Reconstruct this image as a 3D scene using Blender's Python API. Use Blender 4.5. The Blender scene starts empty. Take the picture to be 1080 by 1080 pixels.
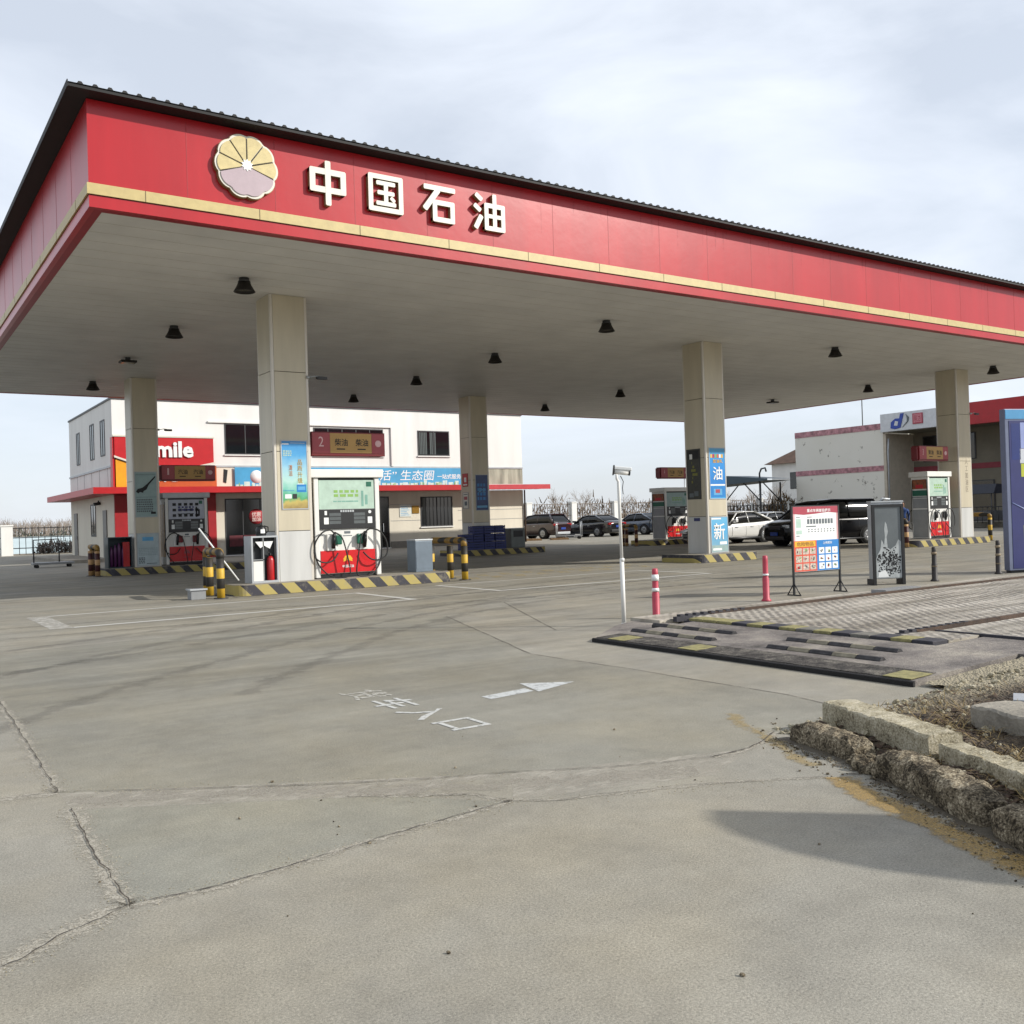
import bpy, bmesh, math, random
from mathutils import Vector, Matrix, noise as mnoise
from mathutils.geometry import tessellate_polygon
R = math.radians
PI = math.pi
random.seed(11)
SC = bpy.context.scene
COL = SC.collection

# ------------------------------------------------------------------ helpers
def hexc(h):
    h = h.lstrip('#')
    out = []
    for i in (0, 2, 4):
        v = int(h[i:i+2], 16) / 255
        out.append(v / 12.92 if v <= 0.04045 else ((v + 0.055) / 1.055) ** 2.4)
    return tuple(out)

def N(nt, typ, **kw):
    n = nt.nodes.new(typ)
    for k, v in kw.items():
        if k.startswith('i_'):
            n.inputs[k[2:].replace('_', ' ')].default_value = v
        else:
            setattr(n, k, v)
    return n

MATS = {}
def mat(name, col, rough=.6, metal=0., var=.12, scale=3., bump=0., bscale=60., spec=.5, streak=False, coat=0., trans=0., emit=0.):
    """procedural paint: base colour with soft noise wear, optional rain streaks, fine bump"""
    if name in MATS:
        return MATS[name]
    if isinstance(col, str):
        col = hexc(col)
    m = bpy.data.materials.new(name)
    m.use_nodes = True
    nt = m.node_tree
    b = nt.nodes['Principled BSDF']
    b.inputs['Roughness'].default_value = rough
    b.inputs['Metallic'].default_value = metal
    b.inputs['Specular IOR Level'].default_value = spec
    b.inputs['Coat Weight'].default_value = coat
    b.inputs['Transmission Weight'].default_value = trans
    tc = N(nt, 'ShaderNodeTexCoord')
    mp = N(nt, 'ShaderNodeMapping')
    nt.links.new(tc.outputs['Object'], mp.inputs['Vector'])
    if streak:
        mp.inputs['Scale'].default_value = (1, 1, .12)
    no = N(nt, 'ShaderNodeTexNoise')
    no.inputs['Scale'].default_value = scale
    no.inputs['Detail'].default_value = 7
    no.inputs['Roughness'].default_value = .62
    nt.links.new(mp.outputs['Vector'], no.inputs['Vector'])
    rp = N(nt, 'ShaderNodeMapRange')
    rp.inputs['From Min'].default_value = .3
    rp.inputs['From Max'].default_value = .72
    nt.links.new(no.outputs['Fac'], rp.inputs['Value'])
    mx = N(nt, 'ShaderNodeMix', data_type='RGBA')
    mx.inputs[6].default_value = (*[c * (1 - var * 1.4) for c in col], 1)
    mx.inputs[7].default_value = (*[min(1, c * (1 + var * .6)) for c in col], 1)
    nt.links.new(rp.outputs['Result'], mx.inputs[0])
    nt.links.new(mx.outputs[2], b.inputs['Base Color'])
    if bump:
        bn = N(nt, 'ShaderNodeTexNoise')
        bn.inputs['Scale'].default_value = bscale
        bn.inputs['Detail'].default_value = 5
        nt.links.new(tc.outputs['Object'], bn.inputs['Vector'])
        bp = N(nt, 'ShaderNodeBump')
        bp.inputs['Strength'].default_value = bump
        bp.inputs['Distance'].default_value = .02
        nt.links.new(bn.outputs['Fac'], bp.inputs['Height'])
        nt.links.new(bp.outputs['Normal'], b.inputs['Normal'])
    if emit:
        nt.links.new(mx.outputs[2], b.inputs['Emission Color'])
        b.inputs['Emission Strength'].default_value = emit
    MATS[name] = m
    return m

def stripes(name, c1, c2, period, axis=(1, 0, 0), duty=.5, rough=.6, wear=.35, weark='#5a5650'):
    """painted diagonal stripes running over a surface (object space) with worn patches"""
    if name in MATS:
        return MATS[name]
    m = bpy.data.materials.new(name)
    m.use_nodes = True
    nt = m.node_tree
    b = nt.nodes['Principled BSDF']
    b.inputs['Roughness'].default_value = rough
    tc = N(nt, 'ShaderNodeTexCoord')
    d = N(nt, 'ShaderNodeVectorMath', operation='DOT_PRODUCT')
    nt.links.new(tc.outputs['Object'], d.inputs[0])
    d.inputs[1].default_value = [a / period for a in axis]
    fr = N(nt, 'ShaderNodeMath', operation='FRACT')
    nt.links.new(d.outputs['Value'], fr.inputs[0])
    lt = N(nt, 'ShaderNodeMath', operation='LESS_THAN')
    nt.links.new(fr.outputs[0], lt.inputs[0])
    lt.inputs[1].default_value = duty
    mx = N(nt, 'ShaderNodeMix', data_type='RGBA')
    mx.inputs[6].default_value = (*hexc(c1), 1)
    mx.inputs[7].default_value = (*hexc(c2), 1)
    nt.links.new(lt.outputs[0], mx.inputs[0])
    no = N(nt, 'ShaderNodeTexNoise')
    no.inputs['Scale'].default_value = 5
    no.inputs['Detail'].default_value = 8
    no.inputs['Roughness'].default_value = .7
    nt.links.new(tc.outputs['Object'], no.inputs['Vector'])
    mr = N(nt, 'ShaderNodeMapRange')
    mr.inputs['From Min'].default_value = .5
    mr.inputs['From Max'].default_value = .66
    mr.inputs['To Max'].default_value = wear
    nt.links.new(no.outputs['Fac'], mr.inputs['Value'])
    m2 = N(nt, 'ShaderNodeMix', data_type='RGBA')
    m2.inputs[7].default_value = (*hexc(weark), 1)
    nt.links.new(mx.outputs[2], m2.inputs[6])
    nt.links.new(mr.outputs['Result'], m2.inputs[0])
    nt.links.new(m2.outputs[2], b.inputs['Base Color'])
    MATS[name] = m
    return m

class MB:
    """collects shapes into one mesh"""
    def __init__(s):
        s.bm = bmesh.new()
        s.smooth = False
    def _v(s, p, M=None):
        p = Vector(p)
        return s.bm.verts.new(M @ p if M else p)
    def box(s, x0, x1, y0, y1, z0, z1, M=None, bev=0.):
        if x0 > x1: x0, x1 = x1, x0
        if y0 > y1: y0, y1 = y1, y0
        if z0 > z1: z0, z1 = z1, z0
        v = [s._v((x, y, z), M) for z in (z0, z1) for (x, y) in ((x0, y0), (x1, y0), (x1, y1), (x0, y1))]
        fs = [s.bm.faces.new([v[i] for i in f]) for f in ((3, 2, 1, 0), (4, 5, 6, 7), (0, 1, 5, 4), (1, 2, 6, 5), (2, 3, 7, 6), (3, 0, 4, 7))]
        if bev:
            es = list({e for f in fs for e in f.edges})
            bmesh.ops.bevel(s.bm, geom=es, offset=bev, segments=2, affect='EDGES', profile=.6)
        return s
    def prism(s, poly, a0, a1, axis='y', M=None):
        """extrude a 2D polygon; axis y: poly is (x,z); axis z: poly is (x,y); axis x: poly is (y,z)"""
        def P(p, a):
            return {'y': (p[0], a, p[1]), 'z': (p[0], p[1], a), 'x': (a, p[0], p[1])}[axis]
        A = [s._v(P(p, a0), M) for p in poly]
        B = [s._v(P(p, a1), M) for p in poly]
        n = len(poly)
        f1 = s.bm.faces.new(A); f2 = s.bm.faces.new(B[::-1])
        fs = [f1, f2] + [s.bm.faces.new([A[i], B[i], B[(i+1) % n], A[(i+1) % n]]) for i in range(n)]
        return s
    def cyl(s, p0, p1, r0, r1=None, n=16, cap=True, M=None):
        r1 = r0 if r1 is None else r1
        p0, p1 = Vector(p0), Vector(p1)
        d = (p1 - p0).normalized()
        a = Vector((0, 0, 1)) if abs(d.z) < .9 else Vector((1, 0, 0))
        u = d.cross(a).normalized(); w = d.cross(u)
        rings = []
        for p, r in ((p0, r0), (p1, r1)):
            rings.append([s._v(p + (u * math.cos(2*PI*i/n) + w * math.sin(2*PI*i/n)) * r, M) for i in range(n)])
        for i in range(n):
            f = s.bm.faces.new([rings[0][i], rings[0][(i+1) % n], rings[1][(i+1) % n], rings[1][i]])
            f.smooth = n > 8
        if cap:
            if r0 > 1e-5: s.bm.faces.new(rings[0][::-1])
            if r1 > 1e-5: s.bm.faces.new(rings[1])
        return s
    def tube(s, pts, r, n=8, M=None, cap=True):
        pts = [Vector(p) for p in pts]
        rs = r if isinstance(r, (list, tuple)) else [r] * len(pts)
        rings = []
        pu = None
        for i, p in enumerate(pts):
            d = (pts[min(i+1, len(pts)-1)] - pts[max(i-1, 0)]).normalized()
            if pu is None:
                a = Vector((0, 0, 1)) if abs(d.z) < .9 else Vector((1, 0, 0))
                u = d.cross(a).normalized()
            else:
                u = (pu - d * pu.dot(d)).normalized()
            pu = u
            w = d.cross(u)
            rings.append([s._v(p + (u * math.cos(2*PI*k/n) + w * math.sin(2*PI*k/n)) * rs[i], M) for k in range(n)])
        for A, B in zip(rings, rings[1:]):
            for k in range(n):
                f = s.bm.faces.new([A[k], A[(k+1) % n], B[(k+1) % n], B[k]]); f.smooth = True
        if cap:
            s.bm.faces.new(rings[0][::-1]); s.bm.faces.new(rings[-1])
        return s
    def lathe(s, prof, n=20, M=None):
        """prof: (r,z) list"""
        rings = [[s._v((r*math.cos(2*PI*k/n), r*math.sin(2*PI*k/n), z), M) for k in range(n)] for r, z in prof]
        for A, B in zip(rings, rings[1:]):
            for k in range(n):
                f = s.bm.faces.new([A[k], A[(k+1) % n], B[(k+1) % n], B[k]]); f.smooth = True
        s.bm.faces.new(rings[0][::-1]); s.bm.faces.new(rings[-1])
        return s
    def loft(s, rings, close=True, caps=True, smooth=True):
        V = [[s._v(p) for p in r] for r in rings]
        n = len(V[0])
        for A, B in zip(V, V[1:]):
            for k in range(n if close else n-1):
                f = s.bm.faces.new([A[k], A[(k+1) % n], B[(k+1) % n], B[k]]); f.smooth = smooth
        if caps:
            s.bm.faces.new(V[0][::-1]); s.bm.faces.new(V[-1])
        return s
    def quad(s, *ps, M=None):
        s.bm.faces.new([s._v(p, M) for p in ps]); return s
    def build(s, name, m, parent=None, loc=None, rz=0., recalc=True):
        if recalc:
            bmesh.ops.recalc_face_normals(s.bm, faces=s.bm.faces)
        me = bpy.data.meshes.new(name)
        s.bm.to_mesh(me); s.bm.free()
        for mm in (m if isinstance(m, (list, tuple)) else [m]):
            me.materials.append(mm)
        o = bpy.data.objects.new(name, me)
        COL.objects.link(o)
        if parent: o.parent = parent
        if loc: o.location = loc
        o.rotation_euler.z = rz
        return o

def tag(o, label=None, cat=None, group=None, kind=None):
    if label: o['label'] = label
    if cat: o['category'] = cat
    if group: o['group'] = group
    if kind: o['kind'] = kind
    return o

def thing(name, label, cat, loc=(0, 0, 0), rz=0., group=None, kind=None):
    o = bpy.data.objects.new(name, None)
    COL.objects.link(o)
    o.location = loc; o.rotation_euler.z = rz
    o.empty_display_size = .2
    return tag(o, label, cat, group, kind)

def copy_tree(o, loc=None, rz=None, label=None, group=None):
    def rec(a, par):
        c = a.copy(); COL.objects.link(c)
        if par: c.parent = par
        for ch in [x for x in bpy.data.objects if x.parent == a]:
            rec(ch, c)
        return c
    c = rec(o, None)
    if loc is not None: c.location = loc
    if rz is not None: c.rotation_euler.z = rz
    if label: c['label'] = label
    if group: c['group'] = group
    return c

FACES = {'-Y': Matrix(((1, 0, 0), (0, 0, -1), (0, 1, 0))),
         '-X': Matrix(((0, 0, -1), (-1, 0, 0), (0, 1, 0))),
         '+X': Matrix(((0, 0, 1), (1, 0, 0), (0, 1, 0))),
         'UP': Matrix(((0, 1, 0), (-1, 0, 0), (0, 0, 1)))}     # reads along -Y, top towards +X
def text(s, w, h, depth, m, parent, pos, facing='-Y', bold=0., name='lettering', shear=0.):
    cu = bpy.data.curves.new('lettering', 'FONT')
    cu.body = s; cu.extrude = max(depth, .0012) / 2; cu.offset = min(bold, .012 if any(ord(c) > 0x2e80 for c in s) else bold); cu.resolution_u = 2; cu.shear = shear
    o = bpy.data.objects.new('lettering', cu)
    COL.objects.link(o)
    bpy.context.view_layer.update()
    me = bpy.data.meshes.new_from_object(o.evaluated_get(bpy.context.evaluated_depsgraph_get()))
    bpy.data.objects.remove(o); bpy.data.curves.remove(cu)
    xs = [v.co.x for v in me.vertices]; ys = [v.co.y for v in me.vertices]
    cx, cy = (min(xs)+max(xs))/2, (min(ys)+max(ys))/2
    sx = w / (max(xs)-min(xs)); sy = (h / (max(ys)-min(ys))) if h else sx
    F = FACES[facing]
    zz = 1
    for v in me.vertices:
        p = Vector(((v.co.x-cx)*sx, (v.co.y-cy)*sy, v.co.z*zz))
        v.co = F @ p + Vector(pos)
    me.materials.clear(); me.materials.append(m)
    ob = bpy.data.objects.new(name, me)
    COL.objects.link(ob)
    if parent: ob.parent = parent
    return ob

# ------------------------------------------------------------------ materials
RED = mat('red_panel_gloss', '#a8131c', .29, var=.14, scale=.9, streak=True, spec=.55, bump=.22, bscale=1.3)
RED_D = mat('red_panel_return', '#8e1420', .4, var=.1)
GOLD = mat('gold_strip_paint', '#b5a36e', .45, var=.1, scale=6)
CREAM = mat('cream_letter', '#cfccc0', .4, var=.06)
LETSIDE = mat('letter_return_metal', '#8f7f5a', .45, .3)
SOFFIT = mat('soffit_panel', '#d4d2ce', .55, var=.09, scale=.9, bump=.08, bscale=1.1)
ROOFM = mat('black_roof_sheet', '#0e0e0f', .7, var=.15)
CLAD = mat('column_cladding_beige', '#beb59f', .36, .1, var=.10, scale=2.2, streak=True)
CLADW = mat('column_base_cladding', '#c0c0bd', .4, .1, var=.13, scale=2, streak=True)
TRIM = mat('column_corner_trim', '#c9c3b8', .35, .2, var=.04)
DARKGAP = mat('dark_joint', '#3b372f', .8)
WHITE = mat('white_paint', '#d6d5d0', .5, var=.06, scale=2, streak=True)
WALLW = mat('white_render_wall', '#d9d8d4', .8, var=.07, scale=1.2, streak=True, bump=.15, bscale=30)
WALLS = mat('cream_tile_wall', '#d0c9b8', .6, var=.08, scale=1.5, streak=True)
GREY = mat('grey_metal', '#8b8d8e', .45, .4, var=.1)
LGREY = mat('pale_grey_metal', '#a9adb0', .45, .3, var=.1)
DGREY = mat('dark_grey_metal', '#3d3e40', .5, .3)
BLACK = mat('black_rubber', '#141414', .6, var=.1)
BLACKP = mat('black_plastic', '#1c1d1f', .4)
GLASS = mat('dark_window_glass', '#10161a', .08, var=.3, scale=.6, spec=.8)
GLASSB = mat('dark_shop_glass', '#0c0d0f', .12, var=.3, scale=.8, spec=.7)
CURT = mat('grey_curtain_behind_glass', '#3d4646', .5)
BLUE = mat('poster_blue', '#1d78bd', .35, var=.12, scale=4)
LBLUE = mat('poster_light_blue', '#5ba3cf', .35, var=.15, scale=4)
PALE = mat('poster_pale_green', '#a8bfb0', .4, var=.12, scale=5)
TEAL = mat('poster_grey_teal', '#8fa6a4', .4, var=.12, scale=4)
WPRINT = mat('white_print', '#dcdedc', .5, var=.03)
YEL = mat('yellow_print', '#d8a527', .45, var=.08)
YELP = mat('yellow_paint_bright', '#c9a92e', .5, var=.15, scale=8)
REDP = mat('red_print', '#b5131c', .4, var=.08)
PINK = mat('faded_red_panel', '#9c3f46', .4, var=.08)
DRED = mat('dark_red_panel', '#6f1118', .4, var=.1)
GRN = mat('green_plastic', '#0f5c46', .4)
LGRN = mat('lime_print', '#7ea851', .5)
INK = mat('black_print', '#17181a', .6)
GREYINK = mat('grey_print', '#5c6468', .6)
ORANGE = mat('orange_panel', '#c8591f', .45)
AMBER = mat('amber_panel', '#e09a12', .45)
TAN = mat('tan_sign_panel', '#b08a4c', .45, var=.08)
NAVY = mat('navy_panel', '#2a2f63', .4, var=.1)
EXTR = mat('extinguisher_red', '#a80f15', .3, coat=.4)
TYRE = mat('tyre_rubber', '#151515', .8)
RIM = mat('alloy_rim', '#9a9c9e', .3, .8)
TAIL = mat('tail_lamp_red', '#8f0d12', .15, spec=.8)
HEADL = mat('head_lamp_glass', '#c9ced2', .1, spec=.9)
PLATE = mat('number_plate_blue', '#163a8c', .4)
RUST = mat('rusty_steel', '#4b392b', .85, var=.5, scale=5, bump=.4)
CONC = mat('old_concrete', '#8d877b', .9, var=.25, scale=4, bump=.5, bscale=40)
def rubble_mat(name, dark, mid, light, bump=1.2, bias=0.):
    """weathered aggregate concrete: lichen and dirt patches over a gritty, pebbly ground"""
    m = bpy.data.materials.new(name); m.use_nodes = True
    nt = m.node_tree; L = nt.links.new; bs = nt.nodes['Principled BSDF']; bs.inputs['Roughness'].default_value = .95; bs.inputs['Specular IOR Level'].default_value = .2
    tc = N(nt, 'ShaderNodeTexCoord')
    def nz(sc, d=8, r=.72):
        n = N(nt, 'ShaderNodeTexNoise'); n.inputs['Scale'].default_value = sc; n.inputs['Detail'].default_value = d; n.inputs['Roughness'].default_value = r
        L(tc.outputs['Object'], n.inputs['Vector']); return n.outputs['Fac']
    big, fine = nz(6.5), nz(70, 4)
    vo = N(nt, 'ShaderNodeTexVoronoi'); vo.inputs['Scale'].default_value = 85; L(tc.outputs['Object'], vo.inputs['Vector'])
    a = N(nt, 'ShaderNodeMath', operation='MULTIPLY_ADD'); L(fine, a.inputs[0]); a.inputs[1].default_value = .75; L(big, a.inputs[2])
    b = N(nt, 'ShaderNodeMath', operation='MULTIPLY_ADD'); L(vo.outputs['Distance'], b.inputs[0]); b.inputs[1].default_value = -.22; L(a.outputs[0], b.inputs[2])
    c = N(nt, 'ShaderNodeMath', operation='SUBTRACT'); L(b.outputs[0], c.inputs[0]); c.inputs[1].default_value = .30 - bias
    rp = N(nt, 'ShaderNodeValToRGB'); e = rp.color_ramp.elements
    e[0].position = .34; e[0].color = (*hexc(dark), 1); e[1].position = .72; e[1].color = (*hexc(light), 1); q = e.new(.52); q.color = (*hexc(mid), 1)
    L(c.outputs[0], rp.inputs['Fac']); L(rp.outputs['Color'], bs.inputs['Base Color'])
    bp = N(nt, 'ShaderNodeBump'); bp.inputs['Strength'].default_value = bump; bp.inputs['Distance'].default_value = .012; L(b.outputs[0], bp.inputs['Height']); L(bp.outputs['Normal'], bs.inputs['Normal'])
    MATS[name] = m
    return m
STONE = rubble_mat('broken_kerb_concrete', '#352f26', '#7b705d', '#bfb49c')
SLABM = rubble_mat('pale_concrete_slab', '#5d5445', '#989079', '#b8b09c', 1., .09)
RUBR = mat('scale_rubber_dark', '#35343a', .8, var=.25, scale=10, bump=.3)
KERBST = stripes('kerb_hazard_stripes', '#a39455', '#2f2e36', .62, (1, 0, .95), .5, wear=.5, weark='#8a826e')
ROLLST = stripes('guard_hazard_bands', '#24221f', '#c09a2c', .44, (0, 0, 1), .5, wear=.3, weark='#4a3a20')
REDST = stripes('red_guard_bands', '#3a0f10', '#b08c5e', .40, (0, 0, 1), .45, wear=.3, weark='#401515')

# ------------------------------------------------------------------ camera, sun, sky
cam = bpy.data.cameras.new('camera')
co = bpy.data.objects.new('camera', cam)
COL.objects.link(co)
F_PX, YAW, PITCH, ROLL = 1008.735, .9736, .0068, -.0313
cam.sensor_width = 36; cam.lens = 36 * F_PX / 1080
cam.clip_start = .05; cam.clip_end = 3000
fw = Vector((math.cos(YAW)*math.cos(PITCH), math.sin(YAW)*math.cos(PITCH), math.sin(PITCH)))
rt = Vector((math.sin(YAW), -math.cos(YAW), 0)); up = rt.cross(fw)
r2 = rt*math.cos(ROLL) + up*math.sin(ROLL); u2 = -rt*math.sin(ROLL) + up*math.cos(ROLL)
co.matrix_world = Matrix(((r2.x, u2.x, -fw.x, -3.2315), (r2.y, u2.y, -fw.y, -16.9261), (r2.z, u2.z, -fw.z, 1.55), (0, 0, 0, 1)))
SC.camera = co

SUN_AZ, SUN_EL = -45., 29.          # azimuth counter-clockwise from +X
sd = bpy.data.lights.new('sun', 'SUN')
sd.energy = 5.; sd.angle = R(.6); sd.color = (1, .955, .88)
so = bpy.data.objects.new('sun', sd)
COL.objects.link(so)
dirv = Vector((math.cos(R(SUN_AZ))*math.cos(R(SUN_EL)), math.sin(R(SUN_AZ))*math.cos(R(SUN_EL)), math.sin(R(SUN_EL))))
so.rotation_euler = dirv.to_track_quat('Z', 'Y').to_euler()
so.location = (30, -30, 30)

w = bpy.data.worlds.new('World')
SC.world = w
w.use_nodes = True
nt = w.node_tree
bg = nt.nodes['Background']
bg.inputs['Strength'].default_value = .1
sky = N(nt, 'ShaderNodeTexSky', sky_type='NISHITA')
sky.sun_disc = False
sky.sun_elevation = R(SUN_EL); sky.sun_rotation = R(90 - SUN_AZ)
sky.air_density = 1.; sky.dust_density = .9; sky.ozone_density = 1.4
tc = N(nt, 'ShaderNodeTexCoord')
mp = N(nt, 'ShaderNodeMapping')
mp.inputs['Scale'].default_value = (.8, 1.7, 3.4)
mp.inputs['Rotation'].default_value = (.25, .2, .5)
nt.links.new(tc.outputs['Generated'], mp.inputs['Vector'])
n1 = N(nt, 'ShaderNodeTexNoise'); n1.inputs['Scale'].default_value = 2.1; n1.inputs['Detail'].default_value = 7; n1.inputs['Roughness'].default_value = .52
n1.inputs['Distortion'].default_value = .5
nt.links.new(mp.outputs['Vector'], n1.inputs['Vector'])
mr = N(nt, 'ShaderNodeMapRange'); mr.inputs['From Min'].default_value = .36; mr.inputs['From Max'].default_value = .66
mr.inputs['To Min'].default_value = .64; mr.inputs['To Max'].default_value = 1.
nt.links.new(n1.outputs['Fac'], mr.inputs['Value'])
# thin veil: cloud light over the clear sky
mx = N(nt, 'ShaderNodeMix', data_type='RGBA')
CLOUDC = (9.1, 9.75, 10.8, 1)
mx.inputs[7].default_value = CLOUDC
nt.links.new(sky.outputs['Color'], mx.inputs[6])
nt.links.new(mr.outputs['Result'], mx.inputs[0])
nt.links.new(mx.outputs[2], bg.inputs['Color'])

SC.view_settings.view_transform = 'Standard'
SC.view_settings.look = 'None'
SC.view_settings.exposure = .06
SC.view_settings.gamma = 1
SC.cycles.max_bounces = 6

# ------------------------------------------------------------------ ground
def ground_mat(name, base, streakiness=1., rough_left=True):
    m = bpy.data.materials.new(name); m.use_nodes = True
    nt = m.node_tree; L = nt.links.new
    b = nt.nodes['Principled BSDF']; b.inputs['Roughness'].default_value = .82
    b.inputs['Specular IOR Level'].default_value = .3
    tc = N(nt, 'ShaderNodeTexCoord')
    def noise(scale, detail=6, rough=.6, sc=(1, 1, 1), rot=0.):
        mp = N(nt, 'ShaderNodeMapping'); mp.inputs['Scale'].default_value = sc; mp.inputs['Rotation'].default_value = (0, 0, rot)
        L(tc.outputs['Object'], mp.inputs['Vector'])
        n = N(nt, 'ShaderNodeTexNoise'); n.inputs['Scale'].default_value = scale; n.inputs['Detail'].default_value = detail; n.inputs['Roughness'].default_value = rough
        L(mp.outputs['Vector'], n.inputs['Vector'])
        return n.outputs['Fac']
    def mrange(v, a, b_, c, d):
        n = N(nt, 'ShaderNodeMapRange'); n.inputs['From Min'].default_value = a; n.inputs['From Max'].default_value = b_
        n.inputs['To Min'].default_value = c; n.inputs['To Max'].default_value = d
        L(v, n.inputs['Value']); return n.outputs['Result']
    def mul(a, c):
        n = N(nt, 'ShaderNodeMath', operation='MULTIPLY'); L(a, n.inputs[0])
        if isinstance(c, float): n.inputs[1].default_value = c
        else: L(c, n.inputs[1])
        return n.outputs[0]
    big = mrange(noise(.35, 5), .3, .7, .84, 1.1)
    mid = mrange(noise(1.6, 7, .65), .3, .7, .9, 1.07)
    st1 = mrange(noise(1., 6, .6, (.16, 1.7, 1), .10), .42, .72, 1., 1 - .28*streakiness)   # tyre-dark drive lanes
    st2 = mrange(noise(1., 6, .65, (.35, 4.2, 1), -.12), .42, .7, 1., 1 - .17*streakiness)
    grain = mrange(noise(95, 3, .7), .3, .7, .70, 1.25)
    spk = mul(mrange(noise(240, 2, .7), .3, .7, .74, 1.25), mrange(noise(7, 6, .7), .3, .7, .92, 1.06))
    sep = N(nt, 'ShaderNodeSeparateXYZ'); L(tc.outputs['Object'], sep.inputs[0])
    lane = mrange(sep.outputs['Y'], -11.8, -6.5, .22, 1.)
    sm = N(nt, 'ShaderNodeMix'); L(lane, sm.inputs[0]); sm.inputs[2].default_value = 1.; L(mul(st1, st2), sm.inputs[3])
    blot = mrange(noise(.9, 7, .72), .50, .66, 1., .86)
    v = mul(mul(mul(mul(mul(big, mid), sm.outputs[0]), blot), grain), spk)
    # pitted, stonier surface grows towards the road side (small Y) and on the old slab at the left
    sand = noise(2.2, 8, .7)
    pits = N(nt, 'ShaderNodeTexVoronoi'); pits.inputs['Scale'].default_value = 70
    L(tc.outputs['Object'], pits.inputs['Vector'])
    pit = mrange(pits.outputs['Distance'], .08, .35, .74, 1.03)
    near = mrange(sep.outputs['Y'], -12.2, -13.2, 0., 1.)
    if rough_left:
        lf = mrange(sep.outputs['X'], -2.28, -2.36, 0., .9)
        mxn = N(nt, 'ShaderNodeMath', operation='MAXIMUM'); L(near, mxn.inputs[0]); L(lf, mxn.inputs[1]); near = mxn.outputs[0]
    pm = mul(mrange(sand, .4, .6, .25, 1.), near)
    pmix = N(nt, 'ShaderNodeMix'); L(pm, pmix.inputs[0]); pmix.inputs[2].default_value = 1.; L(pit, pmix.inputs[3])
    v = mul(v, pmix.outputs[0])
    # dust tint
    tint = N(nt, 'ShaderNodeMix', data_type='RGBA')
    tint.inputs[6].default_value = (*[c for c in base], 1)
    tint.inputs[7].default_value = (base[0]*1.05, base[1]*1.01, base[2]*.93, 1)
    L(mrange(noise(.5, 5), .4, .65, 0., 1.), tint.inputs[0])
    vm = N(nt, 'ShaderNodeVectorMath', operation='SCALE'); L(tint.outputs[2], vm.inputs[0]); L(v, vm.inputs['Scale'])
    L(vm.outputs[0], b.inputs['Base Color'])
    bp = N(nt, 'ShaderNodeBump'); bp.inputs['Strength'].default_value = .35; bp.inputs['Distance'].default_value = .012
    hm = N(nt, 'ShaderNodeMath', operation='ADD'); L(noise(60, 6, .75), hm.inputs[0]); L(mul(pmix.outputs[0], .9), hm.inputs[1])
    L(hm.outputs[0], bp.inputs['Height']); L(bp.outputs['Normal'], b.inputs['Normal'])
    MATS[name] = m
    return m

CONCG = ground_mat('forecourt_concrete', hexc('#918d82'))
EARTH = mat('bare_winter_earth', '#8a7d68', .95, var=.3, scale=.2, bump=.3)
def sheet(name, pts, z, m, kind='structure'):
    b = MB(); vs = [b._v((x, y, z)) for x, y in pts]
    for t in tessellate_polygon([[Vector((x, y, 0)) for x, y in pts]]): b.bm.faces.new([vs[k] for k in t])
    return tag(b.build(name, m), kind=kind)
sheet('ground', [(-900, -500), (1400, -500), (1400, 1600), (-900, 1600)], -.012, EARTH)
sheet('forecourt', [(-60, -60), (140, -60), (140, 60.5), (-60, 60.5)], 0., CONCG)
CONCD = ground_mat('slab_concrete_darker', hexc('#88857a'), 1., False)
CONCE = ground_mat('slab_concrete_greenish', hexc('#8a887d'), 1., False)
sheet('forecourt_slab', [(-2.24, -8.44), (-2.3, -10.65), (-1.62, -11.13), (-1.0, -11.55), (.01, -12.06), (.86, -12.5), (1.52, -12.6), (2.05, -12.42), (3.02, -12.3), (3.15, -11.56), (3.12, -9.55), (3.03, -8.01), (3.85, -5.6), (4.56, -3.47), (2.85, -2.48), (.67, -2.75), (-1.79, -2.91), (-2.15, -4.6)], .0005, CONCD)
sheet('forecourt_slab', [(-2.3, -11.1), (-2.34, -11.95), (-2.35, -12.72), (-2.07, -12.75), (-1.6, -12.71), (-1.17, -12.64), (-.7, -12.58), (-.34, -12.55), (-.72, -12.1), (-1.49, -11.5)], .0005, CONCE)
SNOW = mat('pale_ice_field', '#b8c6c6', .6, var=.15, scale=.08)
b = MB(); b.quad((-60, 66, .0), (34, 66, .0), (34, 118, 1.15), (-60, 118, 1.15)); tag(b.build('frozen_field', SNOW), kind='structure')
b = MB(); b.quad((-120, 118, 1.14), (40, 118, 1.14), (40, 190, 1.3), (-120, 190, 1.3)); tag(b.build('far_bank', EARTH), kind='structure')

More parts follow.
